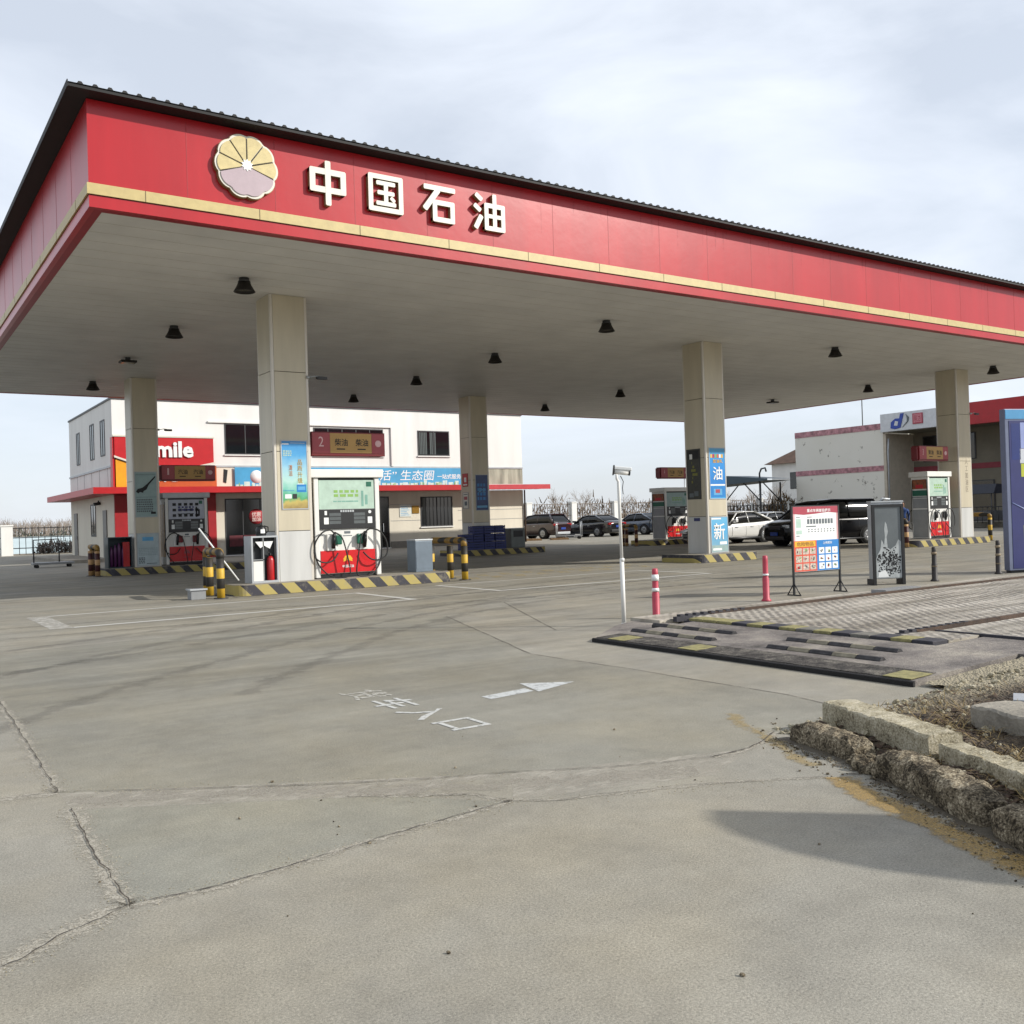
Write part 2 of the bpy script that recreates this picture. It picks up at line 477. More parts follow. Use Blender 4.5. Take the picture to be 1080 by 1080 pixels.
# painted markings, worn
def worn(name, col, lo=.42, hi=.6, scale=9., amount=1., stretch=(1, 1, 1)):
    if name in MATS: return MATS[name]
    m = bpy.data.materials.new(name); m.use_nodes = True
    nt = m.node_tree; L = nt.links.new
    b = nt.nodes['Principled BSDF']; b.inputs['Base Color'].default_value = (*hexc(col), 1); b.inputs['Roughness'].default_value = .75
    tc = N(nt, 'ShaderNodeTexCoord'); mp = N(nt, 'ShaderNodeMapping'); mp.inputs['Scale'].default_value = stretch
    L(tc.outputs['Object'], mp.inputs['Vector'])
    n = N(nt, 'ShaderNodeTexNoise'); n.inputs['Scale'].default_value = scale; n.inputs['Detail'].default_value = 9; n.inputs['Roughness'].default_value = .75
    L(mp.outputs['Vector'], n.inputs['Vector'])
    mr = N(nt, 'ShaderNodeMapRange'); mr.inputs['From Min'].default_value = lo; mr.inputs['From Max'].default_value = hi
    mr.inputs['To Min'].default_value = 0.; mr.inputs['To Max'].default_value = amount
    L(n.outputs['Fac'], mr.inputs['Value']); L(mr.outputs['Result'], b.inputs['Alpha'])
    MATS[name] = m
    return m
def spall(name, col, scale, amount, bias=.0):
    m = worn(name, col, .5+bias, .62+bias, scale, amount)
    nt = m.node_tree; L = nt.links.new
    uv = N(nt, 'ShaderNodeTexCoord'); sp = N(nt, 'ShaderNodeSeparateXYZ'); L(uv.outputs['UV'], sp.inputs[0])
    a = N(nt, 'ShaderNodeMath', operation='PINGPONG'); L(sp.outputs['X'], a.inputs[0]); a.inputs[1].default_value = .5     # 0 at the rims, .5 at the crack
    ns = next(n for n in nt.nodes if n.bl_idname == 'ShaderNodeTexNoise'); mr = next(n for n in nt.nodes if n.bl_idname == 'ShaderNodeMapRange')
    ad = N(nt, 'ShaderNodeMath', operation='MULTIPLY_ADD'); L(a.outputs[0], ad.inputs[0]); ad.inputs[1].default_value = .55; L(ns.outputs['Fac'], ad.inputs[2])
    s2 = N(nt, 'ShaderNodeMath', operation='SUBTRACT'); L(ad.outputs[0], s2.inputs[0]); s2.inputs[1].default_value = .12
    L(s2.outputs[0], mr.inputs['Value'])
    bs = nt.nodes['Principled BSDF']
    n2 = N(nt, 'ShaderNodeTexNoise'); n2.inputs['Scale'].default_value = 130; n2.inputs['Detail'].default_value = 3; L(uv.outputs['Object'], n2.inputs['Vector'])
    r2_ = N(nt, 'ShaderNodeMapRange'); r2_.inputs['From Min'].default_value = .35; r2_.inputs['From Max'].default_value = .6; L(n2.outputs['Fac'], r2_.inputs['Value'])
    mx = N(nt, 'ShaderNodeMix', data_type='RGBA'); c = hexc(col); mx.inputs[6].default_value = (c[0]*.5, c[1]*.48, c[2]*.45, 1); mx.inputs[7].default_value = (*c, 1)
    L(r2_.outputs['Result'], mx.inputs[0]); L(mx.outputs[2], bs.inputs['Base Color'])
    return m
LINEW = worn('worn_white_line', '#c2c0ba', .24, .44, 7, .9)
LINEF = worn('very_worn_white', '#b5b1a6', .45, .62, 10, .6)
GLYPH = worn('stencil_white', '#c2c2bd', .33, .5, 14, .8)
YLINE = worn('worn_yellow_line', '#a98a4c', .36, .64, 11, .75)
YFADE = worn('faint_yellow', '#b89b58', .46, .62, 7, .6)
PALEC = spall('spalled_pale_concrete', '#b3ad9f', 34, .8)

def strip(b, p, q, wd, z=.004):
    p, q = Vector((*p, z)), Vector((*q, z)); d = (q-p).normalized(); n = Vector((-d.y, d.x, 0))*wd/2
    b.quad(p-n, q-n, q+n, p+n)
def mk(name, b, m):
    return tag(b.build(name, m), kind='structure')
b = MB()
X0, X1, Y0, Y1 = -.62, 5.75, -.02, 2.62
strip(b, (X0+.2, Y0), (X1, Y0), .13); strip(b, (X0+.2, Y1), (X1, Y1), .12)
strip(b, (X1+.07, Y0-.06), (X1+.07, Y1+.06), .14)
mk('bay_marking', b, LINEW)
b = MB(); strip(b, (X0+.02, Y0-.05), (X0+.02, Y1+.05), .34); mk('bay_marking', b, worn('half_worn_white', '#b9b6ae', .30, .6, 6, .8))
b = MB()
X0, X1, Y0, Y1 = 8.2, 14.45, .34, 3.05
strip(b, (X0, Y0), (X1, Y0), .13); strip(b, (X0, Y1), (X1, Y1), .11)
strip(b, (X1+.07, Y0-.06), (X1+.07, Y1+.05), .13); strip(b, (X0-.07, Y0-.06), (X0-.07, Y1+.05), .13)
mk('bay_marking', b, LINEW)
b = MB()
X0, X1, Y0, Y1 = 17.5, 30, .6, 3.1
strip(b, (X0, Y0), (X1, Y0), .10); strip(b, (X0, Y1), (X1, Y1), .08); strip(b, (X0, Y0+.05), (X0, Y1-.04), .10)
strip(b, (-9, 3.4), (-2.2, 3.2), .12)
mk('bay_marking', b, LINEF)
b = MB()
for k in range(9):
    strip(b, (9.9+k*.75, 4.2), (10.25+k*.75, 4.9), .28)
    strip(b, (10.1+k*.75, 5.2), (10.4+k*.75, 5.9), .3)
mk('faded_island_marking', b, worn('faint_yellow_pink', '#b9a777', .42, .6, 6, .7))
# arrow and stencil writing
b = MB()
b.quad((1.21, -9.83, .004), (1.21, -9.99, .004), (1.70, -9.93, .004), (1.72, -9.76, .004))
b.bm.faces.new([b._v(p) for p in ((1.72, -9.98, .004), (2.26, -9.80, .004), (1.83, -9.52, .004))])
mk('arrow_marking', b, worn('arrow_white', '#bfc1bf', .28, .5, 12, .85))
for s, y, mm in (('货', -9.0, worn('half_gone_white', '#bdbab0', .40, .58, 12, .75)), ('车', -9.56, GLYPH), ('入', -10.12, GLYPH), ('口', -10.66, GLYPH)):
    o = text(s, .44 if s != '口' else .35, .38 if s != '口' else .33, 0., mm, None, (.50, y, .0042), 'UP', bold=.01, name='ground_lettering')
    tag(o, kind='structure')
def arc(pts, off):
    out = []
    P = [Vector(p) for p in pts]
    for i in range(len(P)-1):
        p0, p1, p2, p3 = P[max(i-1, 0)], P[i], P[i+1], P[min(i+2, len(P)-1)]
        for k in range(10):
            t = k/10
            q = .5*((2*p1)+(p2-p0)*t+(2*p0-5*p1+4*p2-p3)*t*t+(3*p1-p0-3*p2+p3)*t**3)
            d = (p2-p0).normalized(); out.append((q.x-d.y*off, q.y+d.x*off))
    return out
b = MB(); b.quad((-2.3, -10.66, .0009), (0, -12.07, .0009), (-.72, -12.06, .0009), (-2.3, -11.09, .0009)); b.quad((0, -12.07, .0009), (1.52, -12.61, .0009), (.9, -12.9, .0009), (-.3, -12.54, .0009))
mk('patched_joint', b, worn('patch_mortar', '#a7a194', .36, .6, 4.5, .75, (1, 2.2, 1)))
# yellow kerb line at the right
def ribbon(name, pts, wd, m, z=.004, jit=0.):
    b = MB(); L_, R_ = [], []
    P = [Vector((*p, z)) for p in pts]
    for i, p in enumerate(P):
        d = (P[min(i+1, len(P)-1)] - P[max(i-1, 0)]).normalized(); n = Vector((-d.y, d.x, 0))
        ww = wd * (1 + jit*random.uniform(-1, 1)) / 2
        L_.append(b._v(p + n*ww)); R_.append(b._v(p - n*ww))
    uvl = b.bm.loops.layers.uv.new('uv')
    for i in range(len(P)-1):
        f = b.bm.faces.new([L_[i], R_[i], R_[i+1], L_[i+1]])
        for lp, u_ in zip(f.loops, (0., 1., 1., 0.)): lp[uvl].uv = (u_, 0.)
    return mk(name, b, m)
YSOFT = spall('soft_yellow_line', '#ab8d4e', 10, .58, -.10)
ribbon('kerb_line_marking', arc([(1.40, -13.40), (1.20, -13.72), (1.08, -14.05), (.95, -14.4), (.78, -14.82), (.55, -15.3), (.2, -16.)], 0), .22, YSOFT, jit=.06)
ribbon('kerb_line_marking', [(2.25, -11.75), (2.05, -12.05), (1.86, -12.45), (1.62, -12.85), (1.48, -13.15)], .26, spall('soft_yellow_faded', '#b09a66', 7, .5, .03))

# cracks and joints: thin dark fissures with crumbled pale edges
CRACK = mat('crack_dark', '#48423a', .95, var=.4, scale=30)
CRACKL = worn('joint_line', '#4a453d', .36, .52, 3.2, .85)
def densify(pts, step, amp, seed):
    out = []
    for (a, c) in zip(pts, pts[1:]):
        a, c = Vector(a), Vector(c); n = max(1, int((c-a).length/step))
        for i in range(n):
            p = a.lerp(c, i/n)
            q = mnoise.noise_vector(Vector((p.x*9+seed, p.y*9, seed)))*amp + mnoise.noise_vector(Vector((p.x*31+seed, p.y*31, seed)))*amp*.5
            out.append((p.x+q.x, p.y+q.y))
    out.append(tuple(pts[-1]))
    return out
def crack(pts, wd, seed, amp=.02, pale=.16, step=.035, m=None):
    if pale:
        ribbon('crumbled_edge', densify(pts, .12, .03, seed+3), pale*2.1, PALEC, .0022, .25)
    ribbon('pavement_crack', densify(pts, step, amp, seed), wd, m or CRACK, .008, .75)
crack([(-2.18, -5.6), (-2.21, -6.88), (-2.24, -8.44), (-2.3, -10.65)], .0055, 1, .012, .09)
crack([(-2.3, -10.65), (-1.62, -11.13), (-1.0, -11.55), (-.45, -11.86), (.01, -12.06), (.5, -12.35), (.86, -12.5), (1.2, -12.6)], .005, 2, .005, .0)
crack([(1.2, -12.6), (1.52, -12.6), (1.8, -12.5), (2.0, -12.4)], .010, 12, .012, .06)
crack([(-3.6, -10.25), (-2.9, -10.55), (-2.3, -10.65)], .006, 9, .02, .12)
crack([(-2.3, -11.08), (-2.34, -11.95), (-2.35, -12.73)], .0055, 3, .014, .11)
crack([(-3.1, -13.2), (-2.86, -13.04), (-2.61, -12.87), (-2.35, -12.73)], .0055, 4, .02, .14)
crack([(-2.35, -12.73), (-2.07, -12.76), (-1.6, -12.72), (-1.17, -12.65), (-.7, -12.59), (-.32, -12.55)], .0055, 5, .014, .07)
crack([(-.32, -12.55), (-.1, -12.72), (.13, -12.78), (.6, -12.95), (1.09, -13.2), (1.36, -13.36)], .004, 6, .012, .04)
crack([(-1.0, -11.85), (-.72, -12.09), (-.41, -12.31), (-.32, -12.55)], .0045, 7, .012, .04)
ribbon('crumbled_edge', densify([(-2.3, -10.9), (-1.5, -11.35), (-.72, -11.95), (0., -12.35), (.9, -12.75)], .15, .06, 8), .42, spall('patch_pale', '#a8a295', 9, .55, .02), .0016, .2)
for i, pts in enumerate(([(7.8, -9.), (6.3, -8.2), (4.98, -6.87), (3.71, -5.4), (1.2, -2.6)], [(4.56, -3.47), (3.85, -5.6), (3.03, -8.01), (3.12, -9.55), (3.15, -11.56), (3.0, -12.3)],
                         [(2.85, -2.48), (.67, -2.75), (-1.79, -2.91), (-8, -3.1)], [(6.6, -2.1), (2.85, -2.48)], [(6.6, -2.1), (5.2, -5.1), (4.6, -6.4)], [(6.6, -2.1), (14, -1.9), (24, -1.7)])):
    ribbon('slab_joint', densify(pts, .3, .012, 20+i), .014, CRACKL, .004, .3)

# tyre scuffs left by turning lorries
TYREM = spall('tyre_scuff', '#6a6660', 3, .2, .0)
for pts, offs in (([(-3.2, -9.6), (-1.8, -7.6), (.4, -5.6), (3.2, -3.6), (7.5, -1.6), (14, -.6)], (0, 1.9)), ([(-6, -6.5), (-2.5, -5.2), (2, -3.2), (7, -1.2), (14, .2), (24, .2)], (0, 2.)),
                  ([(-.4, -8.2), (1.4, -6.3), (3.8, -4.2), (7.6, -2.4), (15, -1.6)], (0,)), ([(-8, -1.2), (0, -1.1), (8, -1.6), (16, -2.4)], (0, 1.8)), ([(4, 7.0), (12, 6.8), (24, 7.2)], (0, 1.8, 2.6))):
    for o_ in offs:
        ribbon('tyre_mark', arc(pts, o_), .5, TYREM, .0012, .1)
# little stones on the concrete
b = MB()
rn = random.Random(77)
for pts in ([(-2.3, -11.08), (-2.35, -12.73)], [(-3.1, -13.2), (-2.35, -12.73)], [(-2.35, -12.73), (-1.17, -12.65), (-.32, -12.55)], [(-2.21, -7.5), (-2.3, -10.65)], [(-2.3, -10.65), (.0, -12.06)], [(-.9, -11.95), (-.32, -12.55), (1.0, -13.2)]):
    for a, c in zip(pts, pts[1:]):
        a, c = Vector(a), Vector(c)
        for k in range(int((c-a).length*150)):
            p = a.lerp(c, rn.random()) + Vector((rn.gauss(0, .06), rn.gauss(0, .06))); r = rn.uniform(.0012, .0042)
            bmesh.ops.create_icosphere(b.bm, subdivisions=1, radius=r, matrix=Matrix.Translation((p.x, p.y, r*.5)) @ Matrix.Rotation(rn.random()*6, 4, 'Z') @ Matrix.Diagonal((1, .7, .6, 1)))
tag(b.build('grit', SLABM), 'pale crumbled grit lying along the cracks', kind='stuff')
b = MB()
for i in range(70):
    if i < 40: x, y = random.uniform(1.3, 2.4), 0; y = -12.3 - (2.2-x)*1.1 + random.gauss(-.1, .22)
    else: x, y = random.uniform(-3, 1.5), random.uniform(-15.4, -11)
    r = random.uniform(.004, .013)
    M = Matrix.Translation((x, y, r*.5)) @ Matrix.Rotation(random.random()*6, 4, 'Z') @ Matrix.Diagonal((1, .7, .6, 1))
    bmesh.ops.create_icosphere(b.bm, subdivisions=1, radius=r, matrix=M)
tag(b.build('gravel', STONE), 'loose stone chips scattered along the broken kerb', kind='stuff')
# ------------------------------------------------------------------ canopy
H, HB, HS, HT, W, D = 6.939, 7.15, 7.334, 8.737, 38.4, 24.1
can = thing('canopy', 'huge red filling station canopy with gold stripe, flower emblem and raised white characters', 'canopy')
b = MB()
b.box(0, W, 0, .12, HS, HT); b.box(0, W, D-.12, D, HS, HT); b.box(0, .12, .12, D-.12, HS, HT); b.box(W-.12, W, .12, D-.12, HS, HT)
fas = b.build('fascia', RED, can)
b = MB()     # panel seams, dark grooves standing 2 mm proud
x = 1.62
while x < W:
    b.box(x-.006, x+.006, -.003, 0., HS+.002, HT-.05); x += 1.6 if random.random() < .9 else 1.63
y = 1.5
while y < D:
    b.box(-.003, 0., y-.005, y+.005, HS+.002, HT-.05); y += 1.6
b.build('seam', mat('red_seam', '#98121b', .5), fas)
b = MB()     # rain stains under the eave
for i in range(46):
    x = random.uniform(9, W-.3); l = random.choice((.15, .3, .5, .9)) * random.uniform(.5, 1)
    b.quad((x, -.0035, HT-.06), (x+random.uniform(.008, .03), -.0035, HT-.06), (x+.01, -.0035, HT-.06-l), (x+.004, -.0035, HT-.06-l))
b.build('rain_stain', worn('stain_dark', '#4a0b10', .38, .7, 5, .55), fas)
b = MB()
b.box(-.03, W+.03, -.03, 0, HB, HS); b.box(-.03, W+.03, D, D+.03, HB, HS); b.box(-.03, 0, 0, D, HB, HS); b.box(W, W+.03, 0, D, HB, HS)
gs = b.build('gold_stripe', GOLD, can)
b = MB()
x = .9
while x < W:
    b.box(x-.007, x+.007, -.033, -.03, HB, HS); x += 2.0
for k in range(12): b.box(-.033, -.03, 1.+k*2-.006, 1.+k*2+.006, HB, HS)
b.build('stripe_joint', mat('stripe_joint_brown', '#6d5f42', .7), gs)
b = MB()
b.box(0, W, 0, .1, H, HB-.012); b.box(0, W, D-.1, D, H, HB-.012); b.box(0, .1, .1, D-.1, H, HB-.012); b.box(W-.1, W, .1, D-.1, H, HB-.012)
b.build('lower_band', RED, can)
b = MB()
b.box(.02, W-.02, .02, .08, HB-.012, HS); b.box(.02, W-.02, D-.08, D-.02, HB-.012, HS); b.box(.02, .08, .08, D-.08, HB-.012, HS); b.box(W-.08, W-.02, .08, D-.08, HB-.012, HS)
b.build('stripe_backing', DARKGAP, can)
b = MB()
t = .24
b.box(.1, W-.1, .1, t, H+.003, H+.05); b.box(.1, W-.1, D-t, D-.1, H+.003, H+.05); b.box(.1, t, t, D-t, H+.003, H+.05); b.box(W-t, W-.1, t, D-t, H+.003, H+.05)
b.build('soffit_return', RED_D, can)
b = MB(); b.box(t, W-t, t, D-t, H+.012, H+.06)
b.build('soffit', SOFFIT, can)
b = MB()
k = 0
y = t
while y < D-t:
    b.box(t+.01, W-t-.01, y-.003, y+.003, H+.009, H+.012); y += .6
b.build('soffit_seam', mat('soffit_seam', '#b2aba0', .6), can)
# corrugated black roof sheet with its drip edge
E = .33
b = MB()
b.box(-E, W+E, -E, D+E, HT+.012, HT+.07)
b.build('roof', ROOFM, can)
b = MB()
pr_ = []
x = -E
while x < W+E-.01:
    pr_ += [(x, HT+.075), (x+.13, HT+.075), (x+.155, HT+.112), (x+.20, HT+.112)]
    x += .23
pr_ += [(W+E, HT+.075)]
b.prism(pr_ + [(W+E, HT+.0715), (-E, HT+.0715)], -E-.02, D+E+.02, 'y')
b.build('roof_rib', ROOFM, can)
b = MB()
b.box(-E-.015, -E, -E, D+E, HT-.0, HT+.115); b.build('roof_edge_trim', ROOFM, can)
b = MB(); b.box(W+E, W+E+.015, -E, D+E, HT, HT+.115)
b.build('roof_edge_trim', ROOFM, can)
# emblem
EC = (2.66, 8.05)
def lobes(r, a0, a1, amp=.075):
    out = []
    n = max(8, int(abs(a1-a0)/4))
    for i in range(n+1):
        a = a0 + (a1-a0)*i/n
        ph = ((a - 90) % 36) / 36
        rr = r * (1 - amp + amp*math.sin(PI*ph)**.6*1.15)
        out.append((EC[0]+rr*math.cos(R(a)), EC[1]+rr*math.sin(R(a))))
    return out
b = MB(); b.prism(lobes(.585, 0, 358), -.085, -.001)
em = b.build('emblem', LETSIDE, can)
b = MB(); b.prism(lobes(.575, 0, 358), -.10, -.086)
b.build('emblem_rim', CREAM, em)
PET = mat('emblem_petal_gold', '#c0b07c', .4, var=.12, scale=9)
b = MB()
for k in range(6):
    a0 = -18 + 36*k
    cen = (EC[0]+.045*math.cos(R(a0+18)), EC[1]+.045*math.sin(R(a0+18)))
    b.prism([cen] + lobes(.535, a0+1.5, a0+34.5), -.118, -.101)
b.build('emblem_petal', PET, em)
b = MB(); b.prism([(EC[0], EC[1]+.0)] + lobes(.535, 199.5, 340.5), -.118, -.101)
b.build('emblem_base', mat('emblem_faded_red', '#a5949a', .4, var=.08), em)
b = MB()
st = []
for k in range(20):
    rr = .115 if k % 2 else .075
    st.append((EC[0]+rr*math.cos(R(k*18)), EC[1]+.02+rr*math.sin(R(k*18))))
b.prism(st, -.126, -.1185)
b.build('emblem_burst', WPRINT, em)
b = MB()
for a in range(-18, 199, 36):
    c_, s_ = math.cos(R(a)), math.sin(R(a))
    b.tube([(EC[0]+.1*c_, -.103, EC[1]+.1*s_), (EC[0]+.52*c_, -.103, EC[1]+.52*s_)], .007, 5)
b.build('emblem_groove', DARKGAP, em)
def bar(p, q, w_): 
    p, q = Vector(p), Vector(q); d = (q-p).normalized(); n = Vector((-d.y, d.x)) * w_/2; c_ = d*.018
    return [p-n+c_, p-n*.6, p+n*.6, p+n+c_, q+n-c_, q+n*.6, q-n*.6, q-n-c_]
def frame(x0, x1, z0, z1, w_):
    h = w_/2
    return [bar((x0, z0+h), (x1, z0+h), w_), bar((x0, z1-h), (x1, z1-h), w_), bar((x0+h, z0), (x0+h, z1), w_), bar((x1-h, z0), (x1-h, z1), w_)]
GL = {'zhong': (4.23, frame(-.37, .37, -.19, .27, .115) + [bar((0, .43), (0, -.43), .115)]),
 'guo': (5.45, frame(-.38, .38, -.37, .37, .10) + [bar((-.21, .20), (.21, .20), .085), bar((-.19, .01), (.19, .01), .085), bar((-.22, -.20), (.22, -.20), .085), bar((0, .2), (0, -.2), .09), bar((.10, -.06), (.19, -.14), .075)]),
 'shi': (6.67, [bar((-.37, .31), (.38, .31), .105), bar((-.02, .29), (-.36, -.16), .12)] + frame(-.17, .35, -.38, .07, .105)),
 'you': (7.87, [bar((-.33, .36), (-.17, .24), .10), bar((-.37, .13), (-.21, .01), .10), bar((-.35, -.37), (-.19, -.08), .11), bar((.14, .41), (.14, -.34), .10), bar((-.09, -.07), (.37, -.07), .085)] + frame(-.12, .40, -.38, .20, .10))}
for nm, (xc, bars) in GL.items():
    b = MB()
    for k, pl_ in enumerate(bars): b.prism([(p.x+xc, p.y+8.02) for p in pl_], -.078-.0006*k, -.001, 'y')
    o = b.build('letter', LETSIDE, can)
    b = MB()
    for k, pl_ in enumerate(bars):
        c0_ = sum((Vector(p) for p in pl_), Vector((0, 0)))/len(pl_)
        b.prism([((p.x-c0_.x)*.985+c0_.x+xc, (p.y-c0_.y)*.985+c0_.y+8.02) for p in pl_], -.098-.0006*k, -.087, 'y')
    b.build('letter_face', CREAM, o)

# ------------------------------------------------------------------ columns
def column(x, y, label, trimcol=TRIM):
    c = thing('canopy_column', label, 'column', (x, y, 0), group='columns carrying the canopy')
    h = .4605
    b = MB(); b.box(-h+.03, h-.03, -h+.03, h-.03, .0, H+.012); b.build('core', DARKGAP, c)
    b = MB()
    for z0, z1 in ((1.43, 3.275), (3.29, 5.145), (5.16, H+.006)):
        for q in range(4):
            M = Matrix.Rotation(q*PI/2, 4, 'Z')
            b.box(-h+.075, h-.075, -h, -h+.028, z0, z1, M)
    b.build('cladding', CLAD, c)
    b = MB()
    for q in range(4):
        M = Matrix.Rotation(q*PI/2, 4, 'Z'); b.box(-h+.075, h-.075, -h-.003, -h+.026, .25, 1.415, M)
    b.build('base_cladding', CLADW, c)
    b = MB()
    for q in range(4):
        M = Matrix.Rotation(q*PI/2, 4, 'Z')
        b.prism([(-h+.07, -h+.004), (-h+.02, -h+.004), (-h+.004, -h+.02), (-h+.004, -h+.07), (-h+.03, -h+.07), (-h+.07, -h+.03)], .25, H+.004, 'z', M)
    b.build('corner_trim', trimcol, c)
    return c
CX = (5.16, 19.22, 33.34); CY = (4.95, 18.93)
column(CX[0], CY[0], 'beige clad canopy column with the tall sky blue poster, left of the big front pump')
column(CX[1], CY[0], 'beige clad canopy column with two blue posters and a dark one on its side')
column(CX[2], CY[0], 'beige clad canopy column with small vertical writing, right of the far front pump')
column(CX[0], CY[1], 'shaded canopy column with two pale grey posters near the left end')
column(CX[1], CY[1], 'shaded canopy column behind the stacked blue crates with a navy poster')
column(CX[2], CY[1], 'rear canopy column hidden behind the one with two blue posters')
def ramp_mat(name, stops, h):
    """printed vertical colour blend; stops: (0..1, hex) from bottom to top over height h, centred on the object's origin"""
    m = bpy.data.materials.new(name); m.use_nodes = True
    nt = m.node_tree; L = nt.links.new; bs = nt.nodes['Principled BSDF']; bs.inputs['Roughness'].default_value = .35
    tc = N(nt, 'ShaderNodeTexCoord'); sp = N(nt, 'ShaderNodeSeparateXYZ'); L(tc.outputs['Object'], sp.inputs[0])
    no = N(nt, 'ShaderNodeTexNoise'); no.inputs['Scale'].default_value = 5; no.inputs['Detail'].default_value = 5; L(tc.outputs['Object'], no.inputs['Vector'])
    mr = N(nt, 'ShaderNodeMapRange'); mr.inputs['From Min'].default_value = -h/2; mr.inputs['From Max'].default_value = h/2; L(sp.outputs['Z'], mr.inputs['Value'])
    ad = N(nt, 'ShaderNodeMath', operation='MULTIPLY_ADD'); L(no.outputs['Fac'], ad.inputs[0]); ad.inputs[1].default_value = .22; L(mr.outputs['Result'], ad.inputs[2])
    sb = N(nt, 'ShaderNodeMath', operation='SUBTRACT'); L(ad.outputs[0], sb.inputs[0]); sb.inputs[1].default_value = .11
    rp = N(nt, 'ShaderNodeValToRGB'); e = rp.color_ramp.elements
    e[0].position = stops[0][0]; e[0].color = (*hexc(stops[0][1]), 1); e[1].position = stops[-1][0]; e[1].color = (*hexc(stops[-1][1]), 1)
    for p, c in stops[1:-1]: q = e.new(p); q.color = (*hexc(c), 1)
    L(sb.outputs[0], rp.inputs['Fac']); L(rp.outputs['Color'], bs.inputs['Base Color'])
    MATS[name] = m
    return m
def poster(name, label, loc, w_, h_, facing, m, shapes, frame=LGREY, fr=.025):
    """thin framed board; local x to the right, z up, facing -Y; shapes: (x0,x1,z0,z1,mat) in 0..1"""
    rz = {'-Y': 0, '-X': -PI/2}[facing]
    p = thing(name, label, 'poster', loc, rz)
    b = MB()
    a, c = w_/2, h_/2
    b.box(-a, a, -.018, -.004, -c, -c+fr); b.box(-a, a, -.018, -.004, c-fr, c); b.box(-a, -a+fr, -.018, -.004, -c+fr, c-fr); b.box(a-fr, a, -.018, -.004, -c+fr, c-fr)
    b.build('frame', frame, p)
    b = MB(); b.box(-a+fr, a-fr, -.012, -.003, -c+fr, c-fr)
    sh = b.build('sheet', m, p)
    groups = {}
    for i, (x0, x1, z0, z1, mm) in enumerate(shapes):
        bb = groups.setdefault(mm.name, (MB(), mm))[0]
        dy = .0008*(1+i % 7)
        bb.box(-a+x0*w_, -a+x1*w_, -.0125-dy, -.012, -c+z0*h_, -c+z1*h_)
    for k, (bb, mm) in groups.items():
        bb.build('print', mm, sh)
    return p, sh
def scribble(x0, x1, z0, z1, rows, m, seed=0, gap=.35, cols=9):
    rn = random.Random(seed); out = []
    for r in range(rows):
        zt = z1 - (z1-z0)*r/rows; hb = (z1-z0)/rows*(1-gap)
        x = x0
        while x < x1:
            ww = (x1-x0)/cols*rn.uniform(.5, 1.)
            out.append((x, min(x1, x+ww), zt-hb, zt, m)); x += ww + (x1-x0)/cols*.3
    return out
fy = lambda cy: cy - .4605
p, s_ = poster('poster', 'tall sky blue poster with yellow vertical writing and drink crates on a lit column', (5.195, fy(CY[0]), 2.735), .66, 1.63, '-Y',
   ramp_mat('poster_sky_blend', [(0, '#8f7a4a'), (.10, '#b5a45c'), (.15, '#4f9a68'), (.26, '#69b3a0'), (.42, '#a9cdc4'), (.60, '#8fbdd0'), (.80, '#4a97c8'), (1, '#2f7fbd')], 1.6),
   [(.56, .92, .25, .36, BLUE), (.60, .88, .28, .33, LBLUE), (.12, .36, .16, .22, WPRINT), (.40, .56, .155, .225, INK), (.05, .30, .935, .95, WPRINT), (.35, .9, .955, .96, WPRINT),
    (.06, .46, .27, .275, BLUE)] + [(.60+.05*k, .63+.05*k, .36, .375, WPRINT) for k in range(5)] + scribble(.08, .40, .76, .85, 3, PALE, 2, cols=4))
text('油品\n升级', .001, .001, .0, YELP, s_, (.13, -.014, -.6), '-Y', name='lettering') if 0 else None
text('品\n质\n升\n级', .12, .56, .0, mat('poster_gold_print', '#b9963e', .5), s_, (.13, -.021, .08), '-Y', name='lettering')
text('清\n洁', .09, .26, .0, mat('poster_orange_print', '#b8743a', .5), s_, (-.10, -.021, .10), '-Y', name='lettering')
p, s_ = poster('poster', 'upper bright blue poster with a big white character beside the white saloon', (CX[1]+.03, fy(CY[0]), 2.78), .74, 1.64, '-Y', ramp_mat('poster_blue_blend', [(0, '#3d97c9'), (.3, '#1f74bb'), (.7, '#2a86cb'), (1, '#3f8fb5')], 1.6),
   [(.08, .92, .04, .24, BLUE), (.06, .94, .26, .29, WPRINT)] + [(.1+.13*i, .2+.13*i, .80, .87, m_) for i, m_ in enumerate((YEL, REDP, LGRN, ORANGE, WPRINT, YEL))]
   + [(.25, .75, .08, .20, LBLUE), (.35, .62, .12, .19, PINK)])
text('油', .42, .42, 0., WPRINT, s_, (0, -.021, .0), '-Y', bold=.04)
text('加油礼', .44, .12, 0., YEL, s_, (.02, -.021, .39), '-Y', bold=.03)
p, s_ = poster('poster', 'lower pale blue poster with a white character at the foot of the column', (CX[1]+.04, fy(CY[0])-.003, .84), .78, 1.14, '-Y', ramp_mat('poster_pale_blend', [(0, '#8fa9ac'), (.25, '#6a9db8'), (.6, '#4f9cc8'), (1, '#66aacd')], 1.1),
   [(.05, .95, .03, .20, TEAL), (.1, .6, .06, .12, WPRINT), (.5, .9, .22, .3, WPRINT), (.05, .6, .92, .96, WPRINT)])
text('新', .50, .52, 0., WPRINT, s_, (-.02, -.021, .10), '-Y', bold=.035)
